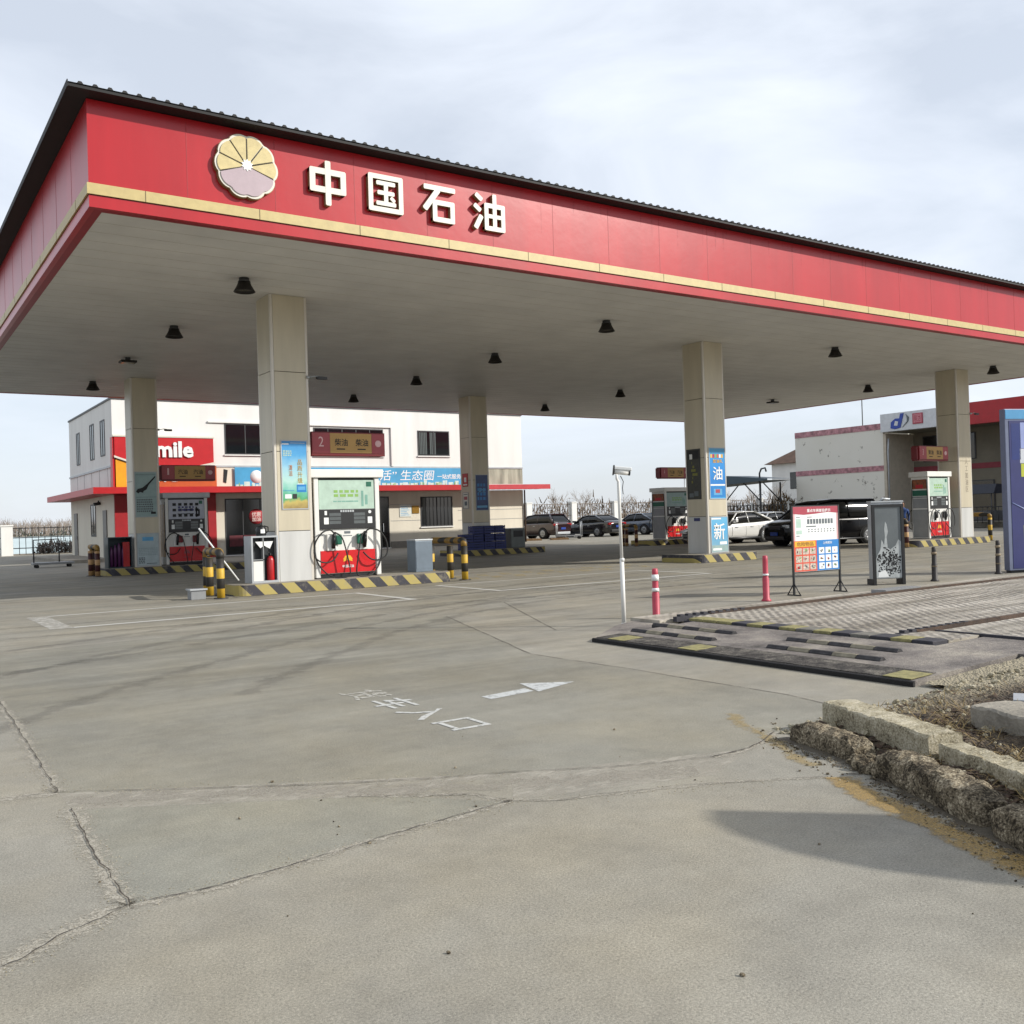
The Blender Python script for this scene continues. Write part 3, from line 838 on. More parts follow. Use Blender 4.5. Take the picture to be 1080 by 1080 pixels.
p, s_ = poster('poster', 'dark green and black fruit poster on the shaded side of a column', (CX[1]-.4605, 5.02, 2.78), .60, 1.60, '-X', mat('poster_dark_olive', '#2c2a16', .35, var=.5, scale=8),
   [(.1, .9, .8, .97, INK), (.22, .42, .80, .90, WPRINT)] + [(.15+random.random()*.6, .3+random.random()*.5, z, z+.05, mat('olive_print', '#75752a', .5)) for z in (.25, .32, .4, .47, .55, .62, .7)]
   + [(.5, .8, .06, .16, GREYINK), (.15, .45, .04, .12, GREYINK)], frame=DGREY)
p, s_ = poster('poster', 'grey teal poster with a dark aircraft silhouette on the left column', (CX[0]-.02, fy(CY[1]), 2.81), .76, 1.62, '-Y', TEAL,
   scribble(.08, .8, .10, .40, 6, GREYINK, 3) + [(.05, .95, .44, .445, INK), (.05, .95, .93, .935, INK), (.7, .92, .07, .12, INK)])
b = MB(); b.prism([(-.34, .10), (-.28, .20), (-.12, .24), (.05, .38), (.32, .66), (.34, .62), (.10, .34), (.02, .18), (-.08, .12), (-.1, .06), (-.2, .09), (-.26, .04)], -.022, -.013)
b.build('print', INK, s_)
p, s_ = poster('poster', 'pale grey notice with blue heading at the foot of the left column', (CX[0], fy(CY[1])-.003, .86), .76, 1.16, '-Y', mat('poster_pale_grey', '#a9b8bb', .4),
   [(.25, .75, .76, .88, LBLUE)] + scribble(.08, .92, .30, .55, 5, mat('faint_print', '#93a2a6', .5), 8) + scribble(.08, .35, .06, .26, 4, GREYINK, 5, cols=3) + [(.42, .9, .06, .08, GREYINK)])
p, s_ = poster('poster', 'navy blue poster on the shaded column above the blue crates', (CX[1]+.05, fy(CY[1]), 2.73), .66, 1.58, '-Y', mat('poster_navy', '#173a72', .35, var=.2, scale=5),
   scribble(.15, .85, .25, .75, 4, BLUE, 9, cols=3) + [(.1, .9, .08, .14, LBLUE)])
text('安全', .40, .20, 0., LBLUE, s_, (0, -.021, .1), '-Y', bold=.02)
p, s_ = poster('poster', 'small red warning plate on the shaded side of the crate column', (CX[1]-.4605, 18.98, 3.3), .46, .58, '-X', REDP, [(.3, .7, .35, .7, WPRINT), (.15, .85, .1, .2, WPRINT)], frame=RED_D)
p, s_ = poster('poster', 'small pale notice below the red warning plate on a column', (CX[1]-.4605, 18.98, 2.4), .46, .72, '-X', CREAM, [(.25, .75, .2, .45, GREYINK), (.15, .85, .85, .9, GREYINK), (.2, .8, .55, .75, PINK)], frame=GREY)
o = text('人\n工\n加\n油\n区', .20, 1.35, 0., mat('faded_brown_lettering', '#8d8371', .6), None, (33.40, fy(CY[0])-.004, 2.72), '-Y', name='column_lettering')
tag(o, 'faded vertical writing down the front of the far right column', 'writing')
b = MB(); b.box(-.13, .13, -.01, -.002, -.05, .05)
o = b.build('nameplate', NAVY, None, (CX[1]-.4605, 4.95, 1.33), -PI/2); tag(o, 'tiny navy plate on the shaded side of the column with two blue posters', 'plate')
# cameras on the columns
def dome_cam(loc, label, d=1):
    c = thing('security_camera', label, 'camera', loc)
    b = MB(); b.cyl((0, 0, 0), (.06*d, -.02, 0), .035, n=10); b.tube([(.05*d, -.02, 0), (.20*d, -.05, .03), (.30*d, -.06, .02)], .012, 6); b.build('bracket', LGREY, c)
    b = MB(); b.box(.24*d, .48*d, -.11, -.03, -.05, .02, bev=.01); b.cyl((.24*d, -.07, -.015), (.21*d, -.07, -.015), .03, n=10); b.build('housing', DGREY if d > 0 else LGREY, c)
dome_cam((5.56, 4.47, 5.05), 'small camera on the front edge of the poster column', 1)
dome_cam((5.64, 18.6, 5.14), 'small dark camera sticking out right from the left shaded column', 1)
dome_cam((33.76, 4.47, 5.2), 'small camera at the right edge of the far right column', 1)

# ------------------------------------------------------------------ downlights under the soffit
LX = (3.75, 13.95, 23.9, 33.65); LY = (3.4, 9.05, 14.4, 19.9)
def downlight(loc, label):
    t_ = thing('downlight', label, 'ceiling lamp', loc, group='dark downlights under the canopy')
    b = MB(); b.lathe([(.11, 0), (.11, -.05), (.14, -.09)], 14); b.build('mount', DGREY, t_)
    b = MB(); b.lathe([(.13, -.09), (.15, -.15), (.21, -.26), (.235, -.30), (.225, -.305), (.2, -.27), (.13, -.2)], 18); b.build('shade', mat('lamp_brown_black', '#231f1c', .45, .4), t_)
    b = MB(); b.cyl((0, 0, -.235), (0, 0, -.245), .195, n=18); b.build('lens', mat('lamp_lens', '#6a665c', .2, spec=.7), t_)
    for k in range(2):
        pass
    return t_
rows = ('front row', 'second row', 'third row', 'back row'); cols = ('leftmost lamp', 'second lamp from the left', 'third lamp from the left', 'far right lamp')
for j, y in enumerate(LY):
    for i, x in enumerate(LX):
        if (i, j) in ((2, 1), (3, 3)): continue
        lab = 'dark bell shaped downlight under the canopy, %s, %s' % (rows[j], cols[i])
        if (i, j) in ((0, 2), (3, 2)):
            t_ = thing('flat_downlight', 'flat square downlight on the canopy underside, %s, %s' % (rows[j], cols[i]), 'ceiling lamp', (x, y, H+.012), group='flat downlights under the canopy')
            b = MB(); b.box(-.07, .07, -.05, .05, -.10, 0); b.build('mount', DGREY, t_)
            b = MB(); b.box(-.24, .24, -.2, .2, -.17, -.10, bev=.02); b.build('housing', mat('lamp_brown_black', '#231f1c'), t_)
            b = MB(); b.box(-.19, .19, -.15, .15, -.178, -.17); b.build('lens', mat('lamp_lens', '#6a665c'), t_)
        else:
            downlight((x, y, H+.012), lab)

# ------------------------------------------------------------------ pump islands
def island(x0, x1, y0, y1, label, r=.30, z=.25):
    cx, cy = (x0+x1)/2, (y0+y1)/2; hx, hy = (x1-x0)/2, (y1-y0)/2
    t_ = thing('pump_island', label, 'island', (cx, cy, 0))
    pts = []
    for sx, sy, a in ((1, 1, 0), (-1, 1, 90), (-1, -1, 180), (1, -1, 270)):
        for k in range(7):
            aa = R(a + k*15); pts.append((sx*(hx-r)+r*math.cos(aa), sy*(hy-r)+r*math.sin(aa)))
    b = MB(); b.prism(pts, 0, z-.012, 'z'); b.build('kerb', KERBST, t_)
    b = MB(); b.prism([(p[0]*(1-.02/hx), p[1]*(1-.02/hy)) for p in pts], z-.012, z, 'z'); b.build('top', CONC, t_)
    return t_
island(3.62, 9.25, 4.13, 5.85, 'long hazard striped kerb island under the nearest pump')
island(17.95, 20.7, 4.10, 5.95, 'short hazard striped kerb around the column with two blue posters')
island(29.3, 34.5, 4.10, 5.85, 'far hazard striped kerb island under the right pump')
island(3.7, 9.0, 18.1, 19.8, 'shaded hazard striped kerb island at the rear left')
island(17.7, 22.3, 17.85, 19.8, 'shaded hazard striped kerb under the blue crates')
island(28.8, 34.5, 18.1, 19.8, 'shaded far island with the pump half hidden behind a column')

GRIME = spall('island_grime', '#57534b', 6, .5, -.04)
for x0_, x1_, y_ in ((3.5, 9.4, 4.05), (17.8, 20.8, 4.02), (29.1, 34.7, 4.02), (3.6, 9.1, 18.0)):
    ribbon('island_grime', densify([(x0_, y_), (x1_, y_)], .15, .02, 60), .34, GRIME, .0014, .2)
# ------------------------------------------------------------------ fuel dispensers
def dispenser(loc, label, ad, lower_m, nozzle_m, white=WHITE, side_panels=False, dark=False):
    t_ = thing('fuel_dispenser', label, 'fuel pump', loc, group='fuel pumps on the islands')
    wd, dp = .80, .46
    wm = white
    b = MB(); b.box(-wd+.03, wd-.03, -dp+.05, dp-.05, 0, .10); b.build('plinth', BLACKP, t_)
    b = MB(); b.box(-wd, wd, -dp+.03, dp-.03, .10, 2.28, bev=.015); b.build('cabinet', wm, t_)
    for s in (-1, 1):
        b = MB(); b.box(s*wd-.06, s*wd+.06, -dp-.03, dp+.03, .02, 2.42, bev=.02); b.build('side_post', wm, t_)
    b = MB(); b.box(-wd-.16, wd+.16, -dp-.09, dp+.09, 2.42, 2.62, bev=.02); b.build('top_cap', wm if not dark else LGREY, t_)
    b = MB(); b.box(-wd+.05, wd-.05, -dp+.05, dp-.05, 2.28, 2.42); b.build('neck', DGREY, t_)
    for f in (-1, 1):
        Fm = Matrix.Rotation(0 if f < 0 else PI, 4, 'Z')
        y0 = -dp+.03
        b = MB(); b.box(-wd+.075, wd-.075, y0-.035, y0, 1.66, 2.36, Fm); a_ = b.build('advert_panel', ad, t_)
        if f < 0:
            b = MB()
            for sh in scribble(-.34, .30, 1.92, 2.12, 2, LGRN, 4, cols=4): b.box(sh[0], sh[1], y0-.038, y0-.035, sh[2], sh[3])
            b.build('print', LGRN if not dark else NAVY, a_)
            b = MB()
            rn = random.Random(5)
            for k in range(6): b.box(-.36+.11*k, -.30+.11*k+rn.random()*.05, y0-.0375, y0-.035, 1.83, 1.86)
            b.box(.38, .44, y0-.0375, y0-.035, 1.72, 2.1); b.box(.48, .55, y0-.0375, y0-.035, 1.76, 2.0)
            if dark:
                for r_ in range(3):
                    for k in range(5): b.box(-.56+.23*k, -.42+.23*k, y0-.0375, y0-.035, 1.74+.2*r_, 1.84+.2*r_)
            b.build('print', mat('teal_print', '#6f9c8e', .5) if not dark else INK, a_)
            b = MB(); b.box(.52, .66, y0-.0376, y0-.035, 2.20, 2.32); b.build('print', GRN, a_)
        b = MB(); b.box(-wd+.065, wd-.065, y0-.05, y0, 1.18, 1.66, Fm, bev=.01); d_ = b.build('display_panel', BLACKP, t_)
        for sx in (-.33, .31):
            b = MB()
            for r_ in range(3): b.box(sx-.15, sx+.15, y0-.054, y0-.05, 1.30+.095*r_, 1.375+.095*r_, Fm)
            b.build('screen', mat('lcd_grey', '#5a5f60', .2), d_)
        b = MB(); b.box(-.62, -.50, y0-.056, y0-.05, 1.30, 1.46, Fm); b.build('card_slot', WPRINT, d_)
        b = MB(); b.box(.53, .65, y0-.056, y0-.05, 1.30, 1.46, Fm); b.box(-.60, -.54, y0-.055, y0-.05, 1.52, 1.62, Fm); b.cyl(Fm @ Vector((.59, y0-.05, 1.58)), Fm @ Vector((.59, y0-.056, 1.58)), .04, n=12)
        b.build('card_slot', WPRINT, d_)
        b = MB()
        for k in range(6): b.box(-.19+.062*k, -.145+.062*k, y0-.055, y0-.05, 1.585, 1.635, Fm)
        b.build('print', LGREY, d_)
        b = MB(); b.box(-wd+.085, wd-.085, y0-.03, y0, .12, .66, Fm); l_ = b.build('lower_panel', lower_m, t_)
        if f < 0:
            b = MB()
            cx_, cz_ = -.02, .42
            b.prism([(cx_, cz_)] + [(cx_+.11*math.cos(R(a))*(1+.12*abs(math.sin(R(a*5)))), cz_+.11*math.sin(R(a))*(1+.12*abs(math.sin(R(a*5))))) for a in range(-18, 199, 9)], y0-.034, y0-.03)
            b.build('print', YEL if not dark else PINK, l_)
            text('中国石油', .30, .07, 0., WPRINT if not dark else PINK, l_, (-.02, y0-.035, .27), '-Y', bold=.03)
        b = MB(); b.box(-.08, .08, y0-.004, y0, 1.06, 1.12, Fm); b.box(-.12, .12, y0-.004, y0, 1.0, 1.02, Fm); b.build('print', GREYINK, t_)
        # nozzles in their boots, hoses looping down
        for sx in (-.40, .42):
            b = MB(); b.box(sx-.16, sx+.10, y0-.07, y0, .66, 1.06, Fm, bev=.02); hb = b.build('nozzle_boot', wm, t_)
            m_ = -1 if sx < 0 else 1
            b = MB()
            b.tube([Fm @ Vector(p) for p in ((sx-.02, y0-.10, .72), (sx-.02, y0-.13, .88), (sx-.01, y0-.13, 1.02), (sx+.03, y0-.12, 1.10))], [.045, .055, .05, .03], 8)
            b.tube([Fm @ Vector(p) for p in ((sx-.02, y0-.16, .80), (sx-.03, y0-.20, .90), (sx-.02, y0-.17, 1.02))], .018, 6)
            nz = b.build('nozzle', BLACKP, t_)
            b = MB(); b.box(sx-m_*.01, sx-m_*.21, y0-.12, y0-.05, .80, 1.05, Fm, bev=.03); b.build('nozzle_grip', nozzle_m, nz)
            b = MB()
            ox = sx + m_*.52
            pts = [(sx, y0-.12, 1.08), (sx+m_*.12, y0-.15, 1.16), (sx+m_*.34, y0-.20, 1.10), (ox-.0, y0-.20, .86), (ox+m_*.02, y0-.2, .55), (ox-m_*.16, y0-.22, .40), (sx+m_*.1, y0-.20, .42), (sx-m_*.08, y0-.14, .60)]
            def cr(P, n=6):
                P = [Vector(p) for p in P]; out = []
                for i in range(len(P)-1):
                    p0, p1, p2, p3 = P[max(i-1, 0)], P[i], P[i+1], P[min(i+2, len(P)-1)]
                    for k in range(n):
                        t = k/n
                        out.append(.5*((2*p1)+(p2-p0)*t+(2*p0-5*p1+4*p2-p3)*t*t+(3*p1-p0-3*p2+p3)*t**3))
                return out + [P[-1]]
            b.tube([Fm @ p for p in cr(pts)], .019, 7)
            pts = [(sx-m_*.02, y0-.13, 1.10), (sx-m_*.16, y0-.22, .96), (sx-m_*.26, y0-.26, .55), (sx-m_*.32, y0-.27, .10), (sx-m_*.1, y0-.25, .015), (sx+m_*.2, y0-.16, .10), (sx+m_*.45, y0-.06, .5), (sx+m_*.47, y0-.02, 1.4), (sx+m_*.46, y0+.02, 2.3)]
            b.tube([Fm @ p for p in cr(pts)], .017, 7)
            b.build('hose', BLACK, t_)
    for s in (-1, 1):
        if side_panels:
            b = MB(); b.box(s*(wd+.062), s*(wd+.072), -dp+.05, dp-.05, 1.20, 1.58); b.build('side_vent', GREY, t_)
            b = MB(); b.box(s*(wd+.062), s*(wd+.07), -dp+.03, dp-.03, .06, 1.15); b.box(s*(wd+.062), s*(wd+.068), -dp+.03, dp-.03, 1.6, 1.66); b.build('side_panel', GREY, t_)
            b = MB(); b.box(s*(wd+.062), s*(wd+.071), -dp+.05, dp-.05, 1.95, 2.32); o_ = b.build('side_picture', mat('picture_amber_red', '#8d4a1d', .4, var=.5, scale=7), t_)
            b = MB(); b.box(s*(wd+.062), s*(wd+.0705), -dp+.05, dp-.05, 1.68, 1.90); b.build('side_picture', GRN, t_)
            b = MB(); b.box(s*(wd+.071), s*(wd+.0735), -.2, .22, 1.98, 2.12); b.build('print', REDP, o_)
        else:
            b = MB(); b.box(s*(wd+.062), s*(wd+.07), -dp+.06, dp-.06, .3, 2.2); b.build('side_panel', TAN if s < 0 else LGREY, t_)
    return t_
dispenser((6.55, 5.05, .25), 'near white fuel pump with green nozzles and bright red lower panel', PALE, mat('pump_red', '#c01018', .35), GRN)
d_ = dispenser((31.66, 4.98, .25), 'far white fuel pump left of the column with vertical writing', PALE, mat('pump_red', '#c01018'), BLACKP, side_panels=True)
d_.scale = (.86, .74, 1)
d_ = dispenser((6.58, 19.05, .25), 'shaded fuel pump at the rear left with a poster of rows of words', mat('advert_pale_blue', '#a9adb9', .4), mat('pump_red', '#c01018'), DRED, dark=True)
d_.scale = (.88, .9, 1)
dispenser((31.1, 19.05, .25), 'grey sided fuel pump partly hidden behind a column in the middle', TEAL, mat('pump_red', '#c01018'), BLACKP, side_panels=True)

def lane_sign(loc, label, num, words, wd=1.95, shade=False, gap=.0):
    t_ = thing('lane_sign', label, 'sign', loc, group='fuel grade signs fixed to the columns')
    h = .29
    b = MB(); b.box(-wd/2, wd/2, -.16, .16, -h, h, bev=.012); b.build('box', DRED, t_)
    for x0, x1, m_, nm in ((-wd/2+.015, -wd/2+.47, PINK, 'number_panel'), (-wd/2+.475, wd/2-.37, TAN, 'grade_panel'), (wd/2-.365, wd/2-.015, PINK, 'emblem_panel')):
        b = MB(); b.box(x0, x1, -.172, -.16, -h+.07, h-.03); pn = b.build(nm, m_, t_)
        if nm == 'number_panel':
            text(num, .13 if num == '2' else .06, .24, 0., mat('pale_pink_print', '#d8b0b0', .5), pn, ((x0+x1)/2, -.1745, .05), '-Y')
        elif nm == 'grade_panel':
            for k, wx in enumerate(words):
                xc = x0 + (x1-x0)*(k*.5+.26)
                text(wx, .34, .18, 0., INK, pn, (xc, -.1745, .04), '-Y', bold=.04)
                b = MB(); b.box(xc-.12, xc+.10, -.1745, -.172, -.14, -.11); b.build('print', INK, pn)
        else:
            b = MB()
            cx_ = (x0+x1)/2
            b.lathe([(.065, 0), (.085, .0), (.085, .003), (.065, .003)], 16, Matrix.Translation((cx_, -.172, .02)) @ Matrix.Rotation(PI/2, 4, 'X'))
            b.build('print', mat('pale_pink_print', '#d8b0b0', .5), pn)
    b = MB(); b.box(-wd/2-.10, -wd/2, -.12, .12, -h+.05, h-.05); b.build('end_bracket', DRED, t_)
    return t_
lane_sign((6.70, 4.86, 3.50), 'red and tan sign numbered 2 above the near pump', '2', ('柴油', '柴油'))
lane_sign((6.72, 18.86, 3.59), 'shaded red and tan sign above the rear left pump', '1', ('汽油', '汽油'))
lane_sign((31.52, 4.86, 3.58), 'red and tan sign above the far right pump', '3', ('柴油', '柴油'))
lane_sign((31.2, 18.95, 3.62), 'dark red and amber sign half hidden behind the middle column', '4', ('汽油', '汽油'))

# ------------------------------------------------------------------ guards, bollards, cabinets
def bent_guard(posts, label, h=1.02, m=ROLLST, r=.085, base=0.):
    """posts joined by one rounded top rail"""
    ox, oy = posts[0]
    t_ = thing('guard_rail', label, 'guard rail', (ox, oy, 0), group='tube guards at the island ends')
    for x, y in posts:
        b = MB(); b.tube([(x-ox, y-oy, base+.0), (x-ox, y-oy, h-.14)], r, 14); p_ = b.build('post', m, t_)
        b = MB(); b.cyl((x-ox, y-oy, base), (x-ox, y-oy, base+.02), r*1.8, n=16); b.build('base_plate', DGREY, p_)
    (xa, ya), (xb, yb) = posts[0], posts[-1]
    pts = [(0, 0, h-.14), (0, 0, h-.06)]
    mids = [Vector((x-ox, y-oy, 0)) for x, y in posts]
    d0 = (mids[1]-mids[0]).normalized()*.08; d1 = (mids[-2]-mids[-1]).normalized()*.08
    pts += [tuple(mids[0]+d0*.4+Vector((0, 0, h-.015))), tuple(mids[0]+d0*1.3+Vector((0, 0, h)))]
    for q in mids[1:-1]: pts.append(tuple(q+Vector((0, 0, h))))
    pts += [tuple(mids[-1]+d1*1.3+Vector((0, 0, h))), tuple(mids[-1]+d1*.4+Vector((0, 0, h-.015))), tuple(mids[-1]+Vector((0, 0, h-.06))), tuple(mids[-1]+Vector((0, 0, h-.14)))]
    b = MB(); b.tube(pts, r*1.02, 14); b.build('top_rail', stripes('rail_hazard_bands', '#24221f', '#8a6a2a', .5, (1, .9, .4), .55, wear=.3, weark='#2a2018'), t_)
    return t_
bent_guard([(3.35, 5.40), (3.28, 4.95), (3.22, 3.95)], 'black and yellow tube guard at the left end of the near island')
bent_guard([(9.62, 5.95), (9.72, 5.12), (9.62, 4.22)], 'black and yellow tube guard at the right end of the near island')
bent_guard([(3.5, 19.5), (3.35, 19.0), (3.42, 18.2)], 'red and black tube guard at the end of the rear left island', m=REDST)
bent_guard([(35.7, 5.9), (35.9, 5.0)], 'black and yellow tube guard right of the far right column', h=1.1)
bent_guard([(29.0, 5.35), (28.95, 4.85), (29.0, 4.35)], 'red and black tube guard beside the far pump', m=REDST)
bent_guard([(28.2, 19.5), (28.0, 19.0), (28.1, 18.4)], 'dark red tube guard at the shaded middle island', m=REDST)
def flex_post(loc, label, m, bands, h=.74, r0=.055, r1=.042, bm=None):
    t_ = thing('flexible_post', label, 'bollard', loc)
    b = MB(); b.lathe([(r0*1.5, 0), (r0*1.5, .02), (r0, .05), (r0, h*.50), (r0*.85, h*.52), (r1*1.05, h*.9), (r1, h-.01), (r1*.7, h)], 14); b.build('body', m, t_)
    for z, hh in bands:
        b = MB(); b.cyl((0, 0, z), (0, 0, z+hh), r0+.003, r1*1.14+.003, n=14); b.build('band', bm or WPRINT, t_)
    return t_
PKR = mat('faded_pink_red_plastic', '#b03a4c', .5, var=.15, scale=10)
flex_post((6.52, -6.32, 0), 'faded red and white flexible post beside the white camera pole', PKR, ((.40, .05), (.56, .09)))
flex_post((9.54, -5.80, 0), 'plain faded red flexible post left of the notice board', PKR, ((.44, .03),), h=.78)
BKB = mat('faded_black_plastic', '#2c2725', .6)
flex_post((14.85, -5.60, 0), 'short black post with faint bands right of the tree light box', BKB, ((.30, .04), (.55, .05)), bm=mat('worn_tan_band', '#84735c', .7), h=.70)
flex_post((17.35, -5.55, 0), 'short black post with pale bands near the blue pillar sign', BKB, ((.22, .05), (.40, .05), (.58, .05)), bm=mat('worn_tan_band2', '#8f8068', .7), h=.74)

# fire cabinet beside the poster column
t_ = thing('fire_cabinet', 'silver framed glass cabinet holding a red fire extinguisher', 'cabinet', (4.42, 4.72, .25))
b = MB()
for x in (-.32, .28): b.box(x, x+.04, -.25, .25, 0, 1.08)
b.box(-.28, .28, -.25, .25, 1.04, 1.08); b.box(-.28, .28, -.25, .25, 0, .05); b.box(-.28, .28, .22, .25, .05, 1.04)
b.build('frame', LGREY, t_)
b = MB(); b.box(-.27, -.02, -.24, .2, .52, .545); b.box(-.045, -.02, -.24, .2, .05, 1.04); b.build('shelf', GREY, t_)
b = MB(); b.box(-.275, -.05, -.245, -.23, .05, .5); b.build('lower_door', WHITE, t_)
b = MB(); b.box(-.275, .275, -.10, .2, .06, 1.03); b.build('interior', mat('cabinet_dark_inside', '#202427', .5), t_)
t2 = thing('fire_extinguisher', 'red fire extinguisher standing in the silver cabinet', 'extinguisher', (4.57, 4.55, .30))
b = MB(); b.lathe([(.08, 0), (.085, .02), (.085, .46), (.06, .53), (.03, .56)], 16); b.build('cylinder', EXTR, t2)
b = MB(); b.cyl((0, 0, .56), (0, 0, .62), .025, n=10); b.tube([(.0, 0, .62), (-.07, -.01, .66)], .012, 6); b.tube([(.0, 0, .60), (.08, 0, .58), (.09, 0, .35)], .012, 6); b.build('valve', BLACKP, t2)
b = MB(); b.prism([(-.22, .95), (.2, .95), (.12, .78), (-.02, .86), (-.1, .80)], -.24, -.225); o = b.build('paper_sheet', WPRINT, None, (4.42, 4.72, .25)); tag(o, 'white sheet hanging behind the cabinet glass above the extinguisher', 'paper')
t2 = thing('kettle', 'small black kettle standing on top of the silver cabinet', 'kettle', (4.42, 4.70, 1.33))
b = MB(); b.lathe([(.10, 0), (.12, .02), (.12, .16), (.09, .22), (.03, .25)], 14); b.build('body', BLACKP, t2)
b = MB(); b.tube([(.09, 0, .05), (.17, 0, .1), (.17, 0, .2), (.08, 0, .23)], .014, 6); b.build('handle', BLACKP, t2)
b = MB(); b.box(-.05, .05, -.123, -.115, .06, .15); b.build('label', WPRINT, t2)
# barrier stick leaning in the guard
b = MB(); b.tube([(2.95, 4.55, 1.55), (3.75, 4.35, .35)], .02, 6); o = b.build('white_rod', WPRINT); tag(o, 'slim white rod leaning across the left tube guard', 'rod')
t2 = thing('junction_box', 'low grey steel box on the ground left of the tube guard', 'box', (2.78, 4.25, 0))
b = MB(); b.box(-.16, .16, -.14, .14, 0, .20, bev=.01); b.build('body', GREY, t2)
b = MB(); b.box(-.19, .19, -.17, .17, .20, .235, bev=.006); b.build('lid', LGREY, t2)
t2 = thing('steel_cabinet', 'pale blue grey steel cabinet at the right end of the near island', 'cabinet', (8.72, 4.95, .25))
SBL = mat('cabinet_blue_grey', '#6a7681', .45, .2)
b = MB(); b.box(-.25, .25, -.22, .24, .0, .80, bev=.015); b.build('body', SBL, t2)
b = MB(); b.box(-.26, .26, -.23, .25, .80, .84, bev=.01); b.build('lid', LGREY, t2)
b = MB(); b.box(-.23, .23, -.226, -.22, .08, .56); b.build('door', SBL, t2)
t2 = thing('equipment_cabinet', 'dark cabinet of purple bottles left of the plane poster column', 'cabinet', (4.22, 18.75, .25))
b = MB(); b.box(-.40, -.36, -.3, .3, 0, 1.08); b.box(.36, .40, -.3, .3, 0, 1.08); b.box(-.36, .36, -.3, .3, 1.04, 1.08); b.box(-.36, .36, .26, .3, 0, 1.04); b.box(-.36, .36, -.3, .26, 0, .04); b.build('frame', mat('dark_teal_metal', '#2c3a40', .4, .3), t2)
b = MB()
for k in range(5): b.lathe([(.055, .04), (.055, .6+.06*(k % 3)), (.02, .75+.06*(k % 3))], 8, Matrix.Translation((-.28+k*.13, -.2, 0)))
b.build('bottle_row', mat('purple_bottle', '#5c2f5a', .4), t2)
b = MB(); b.box(.1, .32, -.26, -.1, .04, .9); b.build('red_can', EXTR, t2)
# barrow / frame in the left background
t2 = thing('barrier_trolley', 'low grey trolley with two upright bars standing near the left fence', 'trolley', (3.6, 30.4, 0))
b = MB(); b.box(-.6, 1.1, -.35, .35, .14, .24, bev=.02); b.build('deck', GREY, t2)
b = MB(); b.tube([(-.52, 0, .24), (-.52, 0, 1.25), (.52, 0, 1.27), (.52, 0, .24)], .03, 8); b.build('hoop', DGREY, t2)
for x in (-.42, .92):
    for y in (-.28, .28):
        b = MB(); b.cyl((x, y-.03, .07), (x, y+.03, .07), .07, n=14); b.build('wheel', BLACK, t2)
# stacked crates
CRB = mat('crate_blue_plastic', '#1b2a6b', .45, var=.15)
def crate():
    t_ = thing('drink_crate', 'x', 'crate', (0, 0, 0))
    b = MB()
    a, c, h = .27, .2, .34
    for z in (0, .11, .22): 
        b.box(-a, a, -c, -c+.015, z+.012, z+.095); b.box(-a, a, c-.015, c, z+.012, z+.095); b.box(-a, -a+.015, -c+.015, c-.015, z+.012, z+.095); b.box(a-.015, a, -c+.015, c-.015, z+.012, z+.095)
    b.box(-a+.02, a-.02, -c+.02, c-.02, 0, .012)
    for sx in (-1, 1):
        for sy in (-1, 1): b.box(sx*a-sx*.0, sx*(a-.03), sy*c, sy*(c-.03), 0, h-.002)
    for x in (-.09, .09): b.box(x-.012, x+.012, -c-.004, -c, 0, h-.003)
    b.build('shell', CRB, t_)
    b = MB()
    for i in range(4):
        for j in range(3): b.lathe([(.055, .02), (.055, .28), (.02, .335)], 8, Matrix.Translation((-.19+.127*i, -.12+.12*j, 0)))
    b.build('bottle_load', mat('crate_dark_load', '#10131f', .4), t_)
    return t_
c0 = crate(); first = True
colw = ('first', 'second', 'third', 'fourth'); lev = ('bottom', 'middle', 'top')
for i in range(4):
    for k in range(3):
        if i == 0 and k == 2: continue
        loc = (18.22+.56*i + random.uniform(-.02, .02), 18.24+random.uniform(-.02, .02), .25+.345*k)
        lab = 'blue drink crate, %s layer of the %s stack from the left' % (lev[k], colw[i])
        if first: c0.location = loc; c0['label'] = lab; c0['group'] = 'blue crates stacked by the column'; first = False
        else: copy_tree(c0, loc, random.uniform(-.04, .04), lab, 'blue crates stacked by the column')
t2 = thing('grey_bin', 'grey box with a dark opening right of the blue crates', 'bin', (20.95, 18.5, .25))
b = MB(); b.box(-.38, .38, -.3, .3, 0, .86, bev=.04); b.build('body', mat('bin_grey_green', '#6d7371', .5), t2)
b = MB(); b.box(-.25, .25, -.31, -.3, .48, .76); b.build('opening', BLACKP, t2)
t2 = thing('litter_bin', 'dark red litter bin with a white panel beside the far pump', 'bin', (29.35, 5.55, .25))
b = MB(); b.box(-.42, .25, -.25, .25, 0, .84, bev=.02); b.build('body', mat('bin_dark_red', '#5b2422', .5), t2)
b = MB(); b.box(.255, .47, -.25, .25, 0, .80, bev=.01); b.build('white_panel', WPRINT, t2)
b = MB(); b.box(-.44, .27, -.27, .27, .84, .88); b.build('lid', DGREY, t2)
